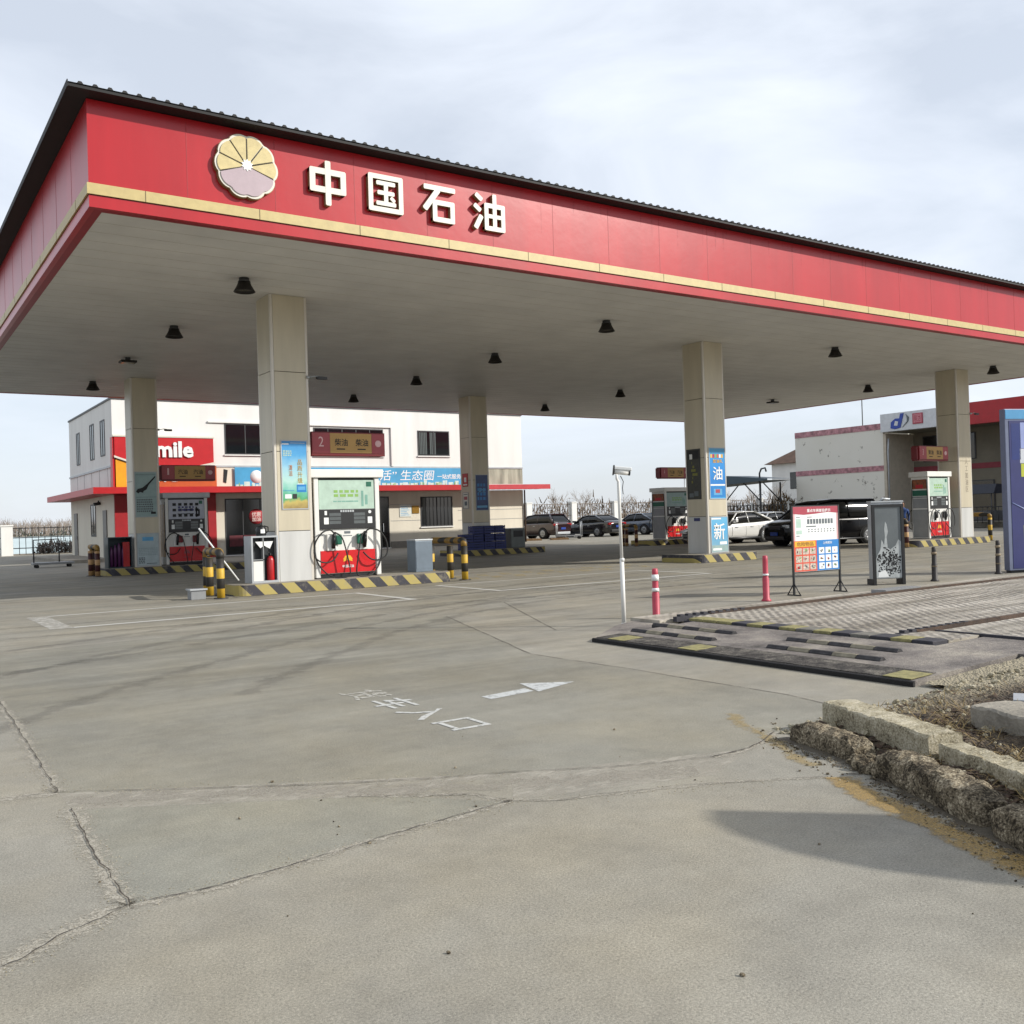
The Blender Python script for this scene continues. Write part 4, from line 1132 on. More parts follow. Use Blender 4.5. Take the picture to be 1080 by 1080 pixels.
# ------------------------------------------------------------------ shop building
YB, XL, XR, ZR = 34.5, 7.36, 32.65, 8.25
YE = 46.5
bl = thing('station_shop', 'two storey white station building with red signboard, blue banner and red eave', 'building')
b = MB()
b.box(XL, XR, YB, YE, 3.72, ZR)
b.build('upper_wall', WALLW, bl)
b = MB(); b.box(XL, XR, YB+.002, YE-.002, 0, 3.40); b.build('lower_wall', WALLS, bl)
b = MB(); b.box(XL-.05, XR+.05, YB-.05, YE+.05, ZR+.002, ZR+.10); b.build('parapet_cap', DGREY, bl)
b = MB()
b.box(XL-1.2, XR-4.6, YB-1.3, YE+.8, 3.40, 3.72)
b.build('eave', mat('eave_red', '#b3141c', .4, var=.12, scale=2), bl)
b = MB()   # slatted end of the eave at the right
for k in range(14): b.box(XR-4.6+.01+k*.42, XR-4.6+.26+k*.42, YB-1.3, YB-.01, 3.44, 3.68)
b.box(XR-4.59, XR+1.25, YB-1.36, YB-1.3, 3.41, 3.71); b.box(XR-4.59, XR+1.25, YB-.4, YB-.3, 3.69, 3.72)
b.build('eave_slats', mat('eave_faded_red', '#b5323a', .45), bl)
b = MB(); b.box(XL-.03, XR+.03, YB-.06, YB, 4.80, 4.90); b.box(XL-.06, XL, YB, YE, 4.80, 4.90); b.build('string_course', LGREY, bl)
b = MB(); 
for k in range(1, 4): b.box(XR-5.0, XR+.02, YB-.012, YB+.002, .62*k+.3, .62*k+.325)
b.box(22.95, 25.0, YB-.012, YB+.002, 1.62, 1.645); b.box(22.95, 25.0, YB-.012, YB+.002, 2.6, 2.62)
b.build('wall_joint', GREY, bl)
b = MB(); b.box(22.9, XR+.03, YB-.06, YB+.002, 0, .40); b.build('wall_base', mat('wall_base_grey', '#7a766d', .8), bl)
b = MB(); b.box(XL-.012, XL, YB+.6, YB+.63, 3.72, 4.8); 
for k in range(5): b.box(XL-.012, XL, YB+1.2+2.1*k, YB+1.23+2.1*k, 3.72, 4.8)
b.build('wall_joint', GREY, bl)
b = MB(); b.box(XR-3.5, XR+.01, YB-.006, YB, 3.8, 4.78)
b.build('stained_band', mat('stained_wall', '#a8a796', .8, var=.4, scale=2.5, streak=True), bl)
# recess head line with down pipe on the front
b = MB(); b.box(12.2, 23.2, YB-.10, YB, 7.20, 7.28); b.box(23.08, 23.2, YB-.10, YB, 4.90, 7.20); b.build('recess_trim', WALLW, bl)
def win(x0, x1, z0, z1, glass=GLASS, mull=1, nm='window', y=YB, fm=DGREY):
    b = MB(); t = .06
    b.box(x0, x1, y-.03, y+.0, z0, z0+t); b.box(x0, x1, y-.03, y, z1-t, z1); b.box(x0, x0+t, y-.03, y, z0+t, z1-t); b.box(x1-t, x1, y-.03, y, z0+t, z1-t)
    for k in range(mull):
        xm = x0 + (x1-x0)*(k+1)/(mull+1); b.box(xm-.025, xm+.025, y-.03, y, z0+t, z1-t)
    f = b.build(nm, fm, bl)
    b = MB(); b.box(x0+t, x1-t, y-.012, y-.001, z0+t, z1-t); b.build('pane', glass, f)
    b = MB(); b.box(x0-.05, x1+.05, y-.09, y-.031, z0-.07, z0-.002); b.build('sill', WALLW, f)
    return f
win(13.1, 17.6, 5.50, 7.18, mull=3)
f = win(18.2, 22.6, 5.50, 7.10, mull=4)
f = win(24.93, 27.16, 5.56, 7.10, mull=1)
b = MB()
for k in range(9): b.box(25.05+k*.11+(.18 if k > 4 else 0), 25.13+k*.11+(.18 if k > 4 else 0), YB-.0135, YB-.012, 5.65, 7.0)
b.build('curtain', CURT, f)
f = win(25.0, 27.25, 1.22, 3.05, mull=1)
b = MB()
for k in range(9): b.tube([(25.1+.26*k, YB-.05, 1.27), (25.1+.26*k, YB-.05, 3.0)], .012, 5)
b.build('bars', DGREY, f)
def door(x0, x1, z1, mull=1, g=GLASSB, fm=DGREY):
    f = win(x0, x1, .05, z1, g, mull, 'door', fm=fm)
    b = MB(); b.box((x0+x1)/2+.10, (x0+x1)/2+.13, YB-.10, YB-.04, 1.0, 1.5); b.build('handle', LGREY, f)
door(13.0, 16.9, 3.1, 3); door(17.2, 21.6, 3.1, 3); door(21.75, 22.85, 3.1, 0)
b = MB(); b.lathe([(.0001, 0), (.42, 0), (.42, .006), (.0001, .006)], 28, Matrix.Translation((14.72, YB-.035, 2.1)) @ Matrix.Rotation(PI/2, 4, 'X'))
o = b.build('round_decal', mat('decal_red', '#a83238', .5, var=.25, scale=9), None); tag(o, 'round red and white sticker on the dark shop door', 'sticker')
text('优惠', .52, .26, 0., mat('decal_white', '#d9c4bd', .5), o, (14.72, YB-.043, 2.22), '-Y', bold=.02); text('加油', .50, .24, 0., mat('decal_white', '#d9c4bd', .5), o, (14.72, YB-.043, 1.95), '-Y', bold=.02)
b = MB(); b.box(13.2, 15.8, YB-.03, YB-.012, .5, 1.1)
o = b.build('counter_sticker', mat('sticker_maroon', '#5a1a24', .5, var=.4, scale=5), bl)
b = MB(); b.box(23.55, 24.35, YB-.03, YB-.0125, 1.85, 2.6); o = b.build('notice_board', mat('notice_white', '#cfd2cb', .5), None); tag(o, 'white paper notice on the shop wall left of the brass plaque', 'notice')
b = MB()
for k in range(6): b.box(23.62, 24.2-.08*(k % 3), YB-.032, YB-.03, 1.95+.1*k, 1.98+.1*k)
b.build('print', LBLUE, o)
b = MB(); b.box(24.40, 25.0-.12, YB-.04, YB-.0125, 2.05, 2.52); o = b.build('plaque', mat('brass_plaque', '#94702c', .35, .6), None); tag(o, 'brass plaque on the shop wall left of the barred window', 'plaque')
# red storefront and signboard
b = MB()
b.box(7.37, 8.35, YB-.10, YB-.001, .0, 3.39); b.build('storefront_pier', mat('pier_red', '#9a1119', .45), bl)
b = MB(); b.box(11.95, 12.5, YB-.10, YB-.001, 0, 3.39); b.build('storefront_pier', mat('pier_red', '#9a1119', .45), bl)
b = MB(); b.box(8.36, 11.94, YB-.05, YB-.001, .02, 3.3); b.build('storefront_glass', GLASSB, bl)
sb = thing('shop_signboard', 'red shop signboard with white lettering over amber and orange panels', 'signboard', (0, 0, 0))
y1 = YB-.07
b = MB(); b.prism([(7.37, 6.30), (12.35, 6.30), (12.35, 4.98), (11.4, 4.80), (8.9, 4.80), (7.37, 5.35)], y1-.35, y1-.0); b.build('red_board', mat('board_red', '#b3151e', .4, var=.08), sb)
b = MB(); b.prism([(7.42, 5.18), (8.9, 4.66), (8.9, 3.74), (7.42, 3.74)], y1-.30, y1); b.build('amber_panel', AMBER, sb)
b = MB(); b.prism([(8.95, 4.66), (11.4, 4.66), (12.5, 4.86), (12.5, 3.74), (8.95, 3.74)], y1-.28, y1); b.build('orange_panel', mat('orange_panel_d', '#b5501c', .45), sb)
b = MB(); b.prism([(7.34, 5.36), (8.92, 4.80), (8.92, 4.70), (7.34, 5.26)], y1-.38, y1-.352); b.prism([(11.2, 4.80), (12.4, 5.05), (12.4, 4.95), (11.2, 4.70)], y1-.38, y1-.352); b.prism([(7.3, 6.31), (12.4, 6.31), (12.4, 6.40), (7.3, 6.40)], y1-.38, y1)
b.build('cream_trim', CREAM, sb)
b = MB(); b.box(7.28, 7.36, y1-.3, y1+.2, 3.74, 6.3); b.build('return', mat('board_red', '#b3151e'), sb)
text('uSmile', 3.0, .86, .06, WPRINT, sb, (9.78, y1-.40, 5.70), '-Y', bold=.035)
text('昆仑好客', 2.1, .42, .02, WPRINT, sb, (9.5, y1-.30, 4.22), '-Y', bold=.03)
b = MB(); b.box(10.75, 11.5, y1-.30, y1-.285, 4.05, 4.09); b.box(10.75, 11.5, y1-.30, y1-.285, 4.35, 4.39); b.box(10.75, 10.79, y1-.30, y1-.285, 4.09, 4.35); b.box(11.46, 11.5, y1-.30, y1-.285, 4.09, 4.35); b.build('print', WPRINT, sb)
# banner
bn = thing('banner', 'long blue banner with white slogan above the red eave', 'banner', (0, 0, 0))
yb = YB-.12
b = MB(); b.box(13.55, 27.95, yb-.04, yb, 3.74, 4.80); bs = b.build('sheet', mat('banner_blue', '#3d97c4', .5, var=.18, scale=.8), bn)
rn = random.Random(4)
b = MB(); x = 13.6
while x < 27.7:
    ww = rn.uniform(.12, .34); hh = rn.uniform(.08, .30); b.box(x, min(27.9, x+ww), yb-.043, yb-.04, 3.76, 3.76+hh); x += ww + rn.uniform(0, .15)
b.build('print', mat('banner_skyline', '#b9cfc9', .5), bs)
b = MB()
for k in range(60): 
    x = rn.uniform(13.6, 27.8); b.box(x, x+.05, yb-.0445, yb-.043, 3.78, 3.78+rn.uniform(.05, .2))
b.build('print', LGRN, bs)
text('“人·车·生活” 生态圈', 6.8, .62, 0., WPRINT, bs, (22.55, yb-.046, 4.36), '-Y', bold=0., shear=.15)
text('一站式服务', 1.7, .30, 0., WPRINT, bs, (27.0, yb-.046, 4.28), '-Y', bold=.02)
b = MB(); b.lathe([(.0001, 0), (.36, 0), (.36, .004), (.0001, .004)], 24, Matrix.Translation((14.75, yb-.042, 4.28)) @ Matrix.Rotation(PI/2, 4, 'X')); b.build('print', WPRINT, bs)
b = MB(); b.box(12.55, 13.5, YB-.03, YB-.001, 3.74, 4.79); b.build('wall_panel', WALLS, bl)
b = MB(); b.prism([(12.95, 4.0), (13.1, 3.95), (13.2, 4.65), (13.0, 4.7)], YB-.06, YB-.031); b.build('bracket', BLACKP, bl)
# side wall openings (west side)
for y0, y1_, z0, z1 in ((43.1, 44.1, 5.45, 7.34), (39.0, 40.1, 5.48, 7.45), (36.2, 37.3, 5.5, 7.4), (39.1, 40.4, 1.27, 3.05)):
    b = MB(); t = .07
    b.box(XL-.03, XL, y0, y1_, z0, z0+t); b.box(XL-.03, XL, y0, y1_, z1-t, z1); b.box(XL-.03, XL, y0, y0+t, z0+t, z1-t); b.box(XL-.03, XL, y1_-t, y1_, z0+t, z1-t); b.box(XL-.03, XL, (y0+y1_)/2-.03, (y0+y1_)/2+.03, z0+t, z1-t)
    f = b.build('window', DGREY, bl)
    b = MB(); b.box(XL-.012, XL-.001, y0+t, y1_-t, z0+t, z1-t); b.build('pane', GLASS, f)
for y0, y1_ in ((44.4, 45.4), (36.2, 37.1)):
    b = MB(); b.box(XL-.05, XL-.001, y0, y1_, .12, 2.65); f = b.build('door', mat('side_door_grey', '#6d6a66', .5), bl)
    b = MB(); b.box(XL-.09, XL-.05, y0+.1, y0+.14, 1.1, 1.3); b.build('handle', LGREY, f)
b = MB(); b.box(XL-2.2, XL, YB, YE, 0, .16); b.build('step', CONC, bl)
b = MB(); b.cyl((XL-.01, 37.8, 3.05), (XL-.35, 37.8, 3.0), .09, n=10); b.cyl((XL-.1, 37.8, 3.0), (XL-.1, 37.8, 3.2), .04, n=8); b.build('wall_lamp', BLACKP, bl)
b = MB(); b.tube([(XR+.06, YB-.1, 0), (XR+.06, YB-.1, 3.4)], .05, 8); b.build('downpipe', RUST, bl)

# ------------------------------------------------------------------ building across the road on the right
XB = 60.
rb = thing('roadside_block', 'two storey pale block with peeling paint, faded pink bands and signs on its front', 'building')
PEEL = bpy.data.materials.new('peeling_white_wall'); PEEL.use_nodes = True
nt = PEEL.node_tree; L = nt.links.new; bb_ = nt.nodes['Principled BSDF']; bb_.inputs['Roughness'].default_value = .9
tc_ = N(nt, 'ShaderNodeTexCoord')
n_ = N(nt, 'ShaderNodeTexNoise'); n_.inputs['Scale'].default_value = .75; n_.inputs['Detail'].default_value = 9; n_.inputs['Roughness'].default_value = .72
L(tc_.outputs['Object'], n_.inputs['Vector'])
r_ = N(nt, 'ShaderNodeMapRange'); r_.inputs['From Min'].default_value = .60; r_.inputs['From Max'].default_value = .63
L(n_.outputs['Fac'], r_.inputs['Value'])
n2_ = N(nt, 'ShaderNodeTexNoise'); n2_.inputs['Scale'].default_value = .3; L(tc_.outputs['Object'], n2_.inputs['Vector'])
m1_ = N(nt, 'ShaderNodeMix', data_type='RGBA'); m1_.inputs[6].default_value = (*hexc('#cdcabd'), 1); m1_.inputs[7].default_value = (*hexc('#dad8d0'), 1); L(n2_.outputs['Fac'], m1_.inputs[0])
m2_ = N(nt, 'ShaderNodeMix', data_type='RGBA'); m2_.inputs[7].default_value = (*hexc('#6a675c'), 1); L(m1_.outputs[2], m2_.inputs[6]); L(r_.outputs['Result'], m2_.inputs[0]); L(m2_.outputs[2], bb_.inputs['Base Color'])
b = MB(); b.box(XB, XB+9, 26.45, 34.6, 0, 7.8); b.build('blank_wall', PEEL, rb)
PKB = mat('faded_pink_band', '#b9888e', .85, var=.5, scale=2.6)
b = MB(); b.box(XB-.03, XB, 26.5, 34.6, 7.35, 7.8); b.box(XB-.03, XB, 26.45, 34.6, 4.25, 4.65); b.build('pink_band', PKB, rb)
b = MB(); b.box(XB+3.4, XB+9, -14, 26.44, 0, 7.2); b.build('recessed_wall', mat('shaded_wall_grey', '#777264', .85, var=.15, scale=.8), rb)  # grey darkened so the wall colour carries part of the recess shade
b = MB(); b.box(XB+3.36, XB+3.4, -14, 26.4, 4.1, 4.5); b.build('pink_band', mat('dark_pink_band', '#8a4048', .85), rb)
for y0, y1_, z0, z1 in ((24.2, 25.3, 4.9, 6.7), (21.3, 23.2, 4.9, 6.7), (17.3, 19.2, 4.9, 6.5), (12.5, 15.5, 4.9, 6.5), (23.7, 25.6, .1, 3.3), (20., 22.5, .1, 3.2), (16.5, 19, .1, 3.2), (11, 14.5, .1, 3.2)):
    b = MB(); b.box(XB+3.33, XB+3.4, y0-.07, y1_+.07, z0-.07, z1+.07); f = b.build('window' if z0 > 1 else 'door', DGREY, rb)
    b = MB(); b.box(XB+3.31, XB+3.33, y0, y1_, z0, z1); b.build('pane', GLASSB, f)
b = MB(); b.box(XB+.2, XB+3.395, -14, 26.2, 7.08, 7.4); b.build('recess_shade_slab', mat('shaded_wall_grey', '#777264'), rb)  # slab added to keep sky light out of the recess
b = MB(); b.box(XB-.05, XB+3.4, 26.2, 26.44, 0, 7.0); b.build('pier', mat('pier_beige', '#b5ac9b', .8), rb)
b = MB(); b.tube([(XB-.12, 26.0, 0), (XB-.12, 26.0, 5.7), (XB-.0, 26.0, 6.6)], .06, 8); b.build('downpipe', LGREY, rb)
b = MB(); b.box(XB, XB+.3, 16.6, 17.1, 0, 7.0); b.box(XB, XB+.3, 10, 10.4, 0, 7); b.build('pillar', LGREY, rb)
b = MB(); b.box(XB-1.5, XB+3.4, -14, 26.4, 0, .35); b.build('step', CONC, rb)
ps = thing('phone_shop_sign', 'white shop sign with slanted blue emblem and a red square character', 'signboard', (0, 0, 0))
b = MB(); b.box(XB-.35, XB+.19, 19.75, 26.42, 7.10, 8.42); b.build('box', mat('sign_white', '#c6c9cc', .4), ps)
b = MB()
yy = 25.4; M = lambda y, z: (XB-.36, y, z)
pts = [(25.55, 7.32), (25.2, 7.22), (24.75, 7.30), (24.45, 8.33), (24.72, 8.33), (24.82, 7.98), (25.15, 8.0), (25.5, 7.75)]
b.prism(pts, XB-.40, XB-.351, 'x'); b.build('emblem', mat('sign_blue', '#20409a', .4), ps)
b = MB(); b.prism([(25.25, 7.5), (24.98, 7.45), (24.9, 7.75), (25.15, 7.82)], XB-.405, XB-.4005, 'x'); b.build('emblem_gap', mat('sign_white', '#c6c9cc'), ps)
b = MB(); b.prism([(24.3, 8.25), (24.05, 8.0), (24.1, 7.7), (24.6, 7.3), (24.2, 7.72), (24.2, 8.0)], XB-.40, XB-.351, 'x'); b.build('emblem_swoosh', GREYINK, ps)
b = MB(); b.box(XB-.40, XB-.351, 22.95, 23.75, 7.45, 8.22); sq = b.build('character_block', mat('sign_red', '#a03a4a', .4), ps)
text('国', .62, .62, 0., mat('sign_red_pale', '#c77f88', .4), sq, (XB-.402, 23.35, 7.84), '-X', bold=.02)
b = MB(); b.box(XB-.5, XB+.19, -14, 19.6, 7.0, 8.5); o = b.build('red_shop_fascia', mat('fascia_red_plain', '#a3121c', .4)); tag(o, 'long plain red shop fascia on the block at the far right', 'signboard')
b = MB(); b.tube([(XB+1, 28.9, 7.8), (XB+1, 28.9, 11.5)], .04, 6); o = b.build('mast', DGREY); tag(o, 'thin bare mast on the roof of the peeling block', 'mast')
# dark canopied stall in front of the block
t2 = thing('awning_cart', 'dark awning over a cart in front of the shaded block', 'stall', (57, 17.4, 0))
b = MB(); b.prism([(-1.3, 2.2), (1.3, 2.2), (.9, 2.75), (-.9, 2.8)], -1.6, 1.6, 'y'); b.build('awning', mat('awning_navy', '#20242f', .6), t2)
for x in (-1.2, 1.2):
    for y in (-1.4, 1.4):
        b = MB(); b.tube([(x, y, 0), (x, y, 2.2)], .04, 6); b.build('post', DGREY, t2)
b = MB(); b.box(-1, 1, -1.2, 1.2, .5, 1.1, bev=.05); b.build('cart', mat('cart_grey', '#4d4f52', .5), t2)
b = MB()
for y in range(-9, 10): b.tube([(-2, y*.35, .35), (-2, y*.35, 1.35)], .02, 5)
b.tube([(-2, -3.2, 1.35), (-2, 3.2, 1.35)], .03, 5); b.tube([(-2, -3.2, .5), (-2, 3.2, .5)], .03, 5)
o = b.build('iron_railing', BLACKP, None, (57.5, 17.5, 0)); tag(o, 'black iron railing in front of the shaded block', 'fence')
# house with hipped roof behind, shade pavilion, fences
t2 = thing('house', 'white house with brown hipped roof behind the peeling block', 'house', (84, 50.6, 0))
b = MB(); b.box(-4, 8, -6, 3.6, 0, 6.6); b.build('wall', WALLW, t2)
b = MB()
v = [(-4.6, -6.6, 6.6), (8.6, -6.6, 6.6), (8.6, 4.2, 6.6), (-4.6, 4.2, 6.6)]; rdg = [(0, -1.2, 9.8), (4, -1.2, 9.8)]
b.quad(v[0], v[1], rdg[1], rdg[0]); b.quad(v[2], v[3], rdg[0], rdg[1])
b.bm.faces.new([b._v(p) for p in (v[1], v[2], rdg[1])]); b.bm.faces.new([b._v(p) for p in (v[3], v[0], rdg[0])])
b.quad(*[(x, y, 6.595) for x, y, z in v])
b.build('roof', mat('brown_roof_tile', '#6e5646', .85, var=.25, scale=1.2, bump=.3, bscale=8), t2)
for y in (-3.5, .5):
    b = MB(); b.box(-4.04, -4.0, y-.6, y+.6, 3.8, 5.6); f = b.build('window', DGREY, t2); b = MB(); b.box(-4.05, -4.041, y-.5, y+.5, 3.9, 5.5); b.build('pane', GLASS, f)
t2 = thing('shade_pavilion', 'open shelter with dark blue grey pitched roof beyond the white saloon', 'shelter', (58, 38.2, 0))
b = MB(); b.quad((-1.5, 4.6, 3.75), (1.5, 4.6, 3.75), (1.5, 1., 4.55), (-1.5, 1., 4.55)); b.quad((-1.5, 1., 4.55), (1.5, 1., 4.55), (1.5, -3.6, 4.1), (-1.5, -3.6, 4.1)); b.quad((-1.5, 4.6, 3.65), (1.5, 4.6, 3.65), (1.5, -3.6, 3.98), (-1.5, -3.6, 3.98))
b.quad((-1.5, 4.6, 3.65), (-1.5, 4.6, 3.75), (-1.5, 1., 4.55), (-1.5, -3.6, 4.1)); b.quad((-1.5, 4.6, 3.65), (-1.5, -3.6, 4.1), (-1.5, -3.6, 3.98), (-1.5, .5, 3.8))
b.build('roof', mat('pavilion_roof', '#31444f', .5, var=.1), t2)
for y in (3.6, -2.6):
    for x in (-1.2, 1.2):
        b = MB(); b.tube([(x, y, 0), (x, y, 3.85)], .07, 6); b.build('post', DGREY, t2)
for x in (-1.2, 1.2):
    for ya, yb_ in ((3.6, 1.8), (-2.6, -.8)):
        b = MB(); b.tube([(x, ya, 2.3), (x, yb_, 3.9)], .05, 6); b.build('brace', DGREY, t2)
b = MB(); b.tube([(57.2, 36.0, 0), (57.2, 36.0, 4.6), (57.2, 35.8, 4.95), (57.2, 35.4, 5.0), (57.2, 35.3, 4.7)], .07, 8); o = b.build('hooked_lamp_post', DGREY); tag(o, 'dark hooked lamp post before the peeling block', 'lamp post')
def fence(name, label, p, q, h, step, m, mw, posts, z0=0., rails=(.12, .9), bar=.02, pw=.35, basewall=0., barstep=.25):
    p, q = Vector((*p, z0)), Vector((*q, z0)); d = q-p; Ln = d.length; a = math.atan2(d.y, d.x)
    t_ = thing(name, label, 'fence', p, a)
    b = MB()
    x = 0
    while x < Ln:
        b.box(x-bar/2, x+bar/2, -bar/2, bar/2, basewall+.05, h); x += barstep
    for f in rails: b.box(0, Ln, -.03, .03, basewall+(h-basewall)*f-.03, basewall+(h-basewall)*f+.03)
    b.build('railing', m, t_)
    if basewall:
        b = MB(); b.box(0, Ln, -.12, .12, 0, basewall); b.build('base_wall', mw, t_)
    for x in posts:
        b = MB(); b.box(x-pw/2, x+pw/2, -pw/2, pw/2, 0, h+.06); pp = b.build('post', mw, t_)
        b = MB(); b.box(x-pw/2-.05, x+pw/2+.05, -pw/2-.05, pw/2+.05, h+.06, h+.16); b.build('cap', mw, pp)
    return t_
fence('iron_fence', 'black iron fence with white posts at the left before the frozen field', (-30, 60.0), (10.5, 60.0), 2.05, .6, BLACKP, WHITE, [0, 7, 14, 21, 28, 35.3], bar=.04, rails=(.25, .62, .95), pw=.75, barstep=.42)
fence('iron_fence', 'brown iron fence with white posts behind the parked cars', (34, 60.2), (88, 60.2), 2.9, .5, mat('fence_brown', '#6a6057', .7), WHITE, [5.6*k+5.9 for k in range(9)], bar=.05, rails=(.3, .96), pw=.62, basewall=1.2, barstep=.32)
fence('picket_fence', 'white topped dark fence behind the white saloon', (53.5, 41), (57.5, 29.), 2.05, .3, mat('fence_dark', '#33312f', .7), mat('fence_white', '#b9bbb8', .6), [0, 3, 6, 9, 12.4], bar=.07, rails=(.96, .3), pw=.12, basewall=.4, barstep=.28)

# ------------------------------------------------------------------ bare winter trees and scrub
BARK = mat('winter_bark', '#5f554b', .95, var=.25)
TWIG = mat('winter_twigs', '#a0968c', .95, var=.2)
SCRUB = mat('dry_brown_scrub', '#6f5a3c', .95, var=.35, scale=1.5)
DGRN = mat('dull_green_hedge', '#40453a', .95, var=.3, scale=1.)
def branch(b, p, d, ln, r, depth, rn, n=4):
    q = p + d*ln
    b.tube([p, p.lerp(q, .5) + Vector((rn.uniform(-1, 1), rn.uniform(-1, 1), rn.uniform(-.3, .5)))*ln*.05, q], [r, r*.8, r*.55], 4, cap=False)
    if depth == 0: return
    for k in range(n):
        t = rn.uniform(.35, 1.)
        dd = (d + Vector((rn.uniform(-1, 1), rn.uniform(-1, 1), rn.uniform(-.2, .7)))*.75).normalized()
        branch(b, p.lerp(q, t), dd, ln*rn.uniform(.5, .75), r*.5, depth-1, rn, n)
def bare_tree(x, y, h, label, seed, spread=1., depth=4, n=4):
    h *= .68
    rn = random.Random(seed)
    t_ = thing('bare_tree', label, 'tree', (x, y, 0), group='bare trees beyond the fence')
    b = MB(); b.tube([(0, 0, 0), (.03, .02, h*.3), (0, .05, h*.5)], [.13, .11, .08], 7); b.build('trunk', BARK, t_)
    b = MB()
    for k in range(7):
        z = h*rn.uniform(.28, .5); a = rn.uniform(0, 2*PI)
        branch(b, Vector((0, 0, z)), Vector((math.cos(a)*spread*.6, math.sin(a)*spread*.6, 1)).normalized(), h*rn.uniform(.25, .33), .035, depth-1, rn, n)
    b.build('crown', TWIG, t_, recalc=False)
    return t_
spots = [(73, 84, 7.5, 'bare tree left above the dark estate car'), (80, 88, 8.5, 'wide bare tree above the roof of the dark estate car'), (86, 86, 7, 'bare tree above the dark saloon'),
         (98, 84, 6.2, 'thin bare tree right of the white camera pole'), (108, 82, 7.5, 'bare tree behind the shaded middle pump'), (72, 47, 6.5, 'bare tree inside the shelter view, left of the white house'),
         (66, 48, 5.5, 'small bare tree left of the blue grey shelter')]
for i, (x, y, h, l) in enumerate(spots): bare_tree(x, y, h, l, 30+i)
# treeline far left: one mass of thin trunks and twigs
rn = random.Random(7)
b = MB()
for i in range(1700):
    x = rn.uniform(-50, 38); y = 124 + rn.uniform(0, 20); h = rn.uniform(3.1, 4.2)*(.9+.16*mnoise.noise(Vector((x*.08, 0, 0))))
    b.tube([(x, y, .8), (x+rn.uniform(-.2, .2), y, h*.55), (x+rn.uniform(-.35, .35), y, h)], [.05, .035, .01], 3, cap=False)
    for k in range(7):
        z = h*rn.uniform(.4, .85); a = rn.uniform(0, 2*PI); l = rn.uniform(.5, 1.1)
        b.tube([(x, y, z), (x+math.cos(a)*l*.5, y+math.sin(a)*l*.5, z+l)], [.022, .008], 3, cap=False)
tag(b.build('treeline', mat('far_treeline', '#948a80', .95, var=.2), recalc=False), 'grey brown line of bare trees beyond the frozen field', kind='stuff')
def scrub(name, x0, x1, y0, y1, h, n, m, seed, label, ln=.6, kind='stuff'):
    rn = random.Random(seed); b = MB()
    for i in range(n):
        x, y = rn.uniform(x0, x1), rn.uniform(y0, y1)
        z = h*rn.random()**1.3*(.6+.4*mnoise.noise(Vector((x*.35, y*.35, seed))))
        z = max(0.02, z)
        d = Vector((rn.uniform(-1, 1), rn.uniform(-1, 1), rn.uniform(.1, 1.2))).normalized()
        s = Vector((-d.y, d.x, 0)).normalized()*rn.uniform(.02, .06)*ln*2
        p = Vector((x, y, z)); q = p + d*ln*rn.uniform(.5, 1.2)
        b.quad(p-s, p+s, q+s*.3, q-s*.3)
    return tag(b.build(name, m, recalc=False), label, kind=kind)
scrub('undergrowth', -60, 34, 118, 123, 2.7, 5000, DGRN, 1, 'dull hedge strip along the far field edge', .9)
scrub('undergrowth', 7.6, 11, 61.5, 64, 1.1, 700, mat('dark_heap', '#3a3430', .95, var=.3), 2, 'dark brush heap behind the left iron fence', .6)
scrub('undergrowth', -30, 5.0, 61, 64, .22, 1200, mat('greyscrub', '#7d7a6c', .95, var=.3), 3, 'low grey scrub behind the left iron fence', .4)
scrub('undergrowth', 40, 125, 66, 72, 4.4, 9000, mat('brown_hedge', '#6a5a48', .95, var=.3), 4, 'brown leafless hedge behind the cars', .8)
scrub('undergrowth', 59., 63, 34.9, 38.5, 3.3, 1500, SCRUB, 5, 'dry brown shrubs against the peeling block', .7)
scrub('undergrowth', 60, 64, 44, 52, 2.6, 1300, mat('dark_scrub', '#51493d', .95, var=.3), 6, 'dark scrub behind the open shelter', .7)
# thin poles on the skyline
for x, y, h, l in ((92, 80, 7.2, 'thin utility pole behind the dark saloon'), (112, 95, 10, 'thin utility pole right of the camera pole'), (118, 98, 9.2, 'thin utility pole left of the middle pump')):
    t2 = thing('utility_pole', l, 'pole', (x, y, 0), group='thin poles on the skyline')
    b = MB(); b.tube([(0, 0, 0), (0, 0, h)], [.12, .07], 6); b.build('shaft', GREY, t2)
    b = MB(); b.box(-.9, .9, -.05, .05, h-.6, h-.5); b.build('crossarm', GREY, t2)
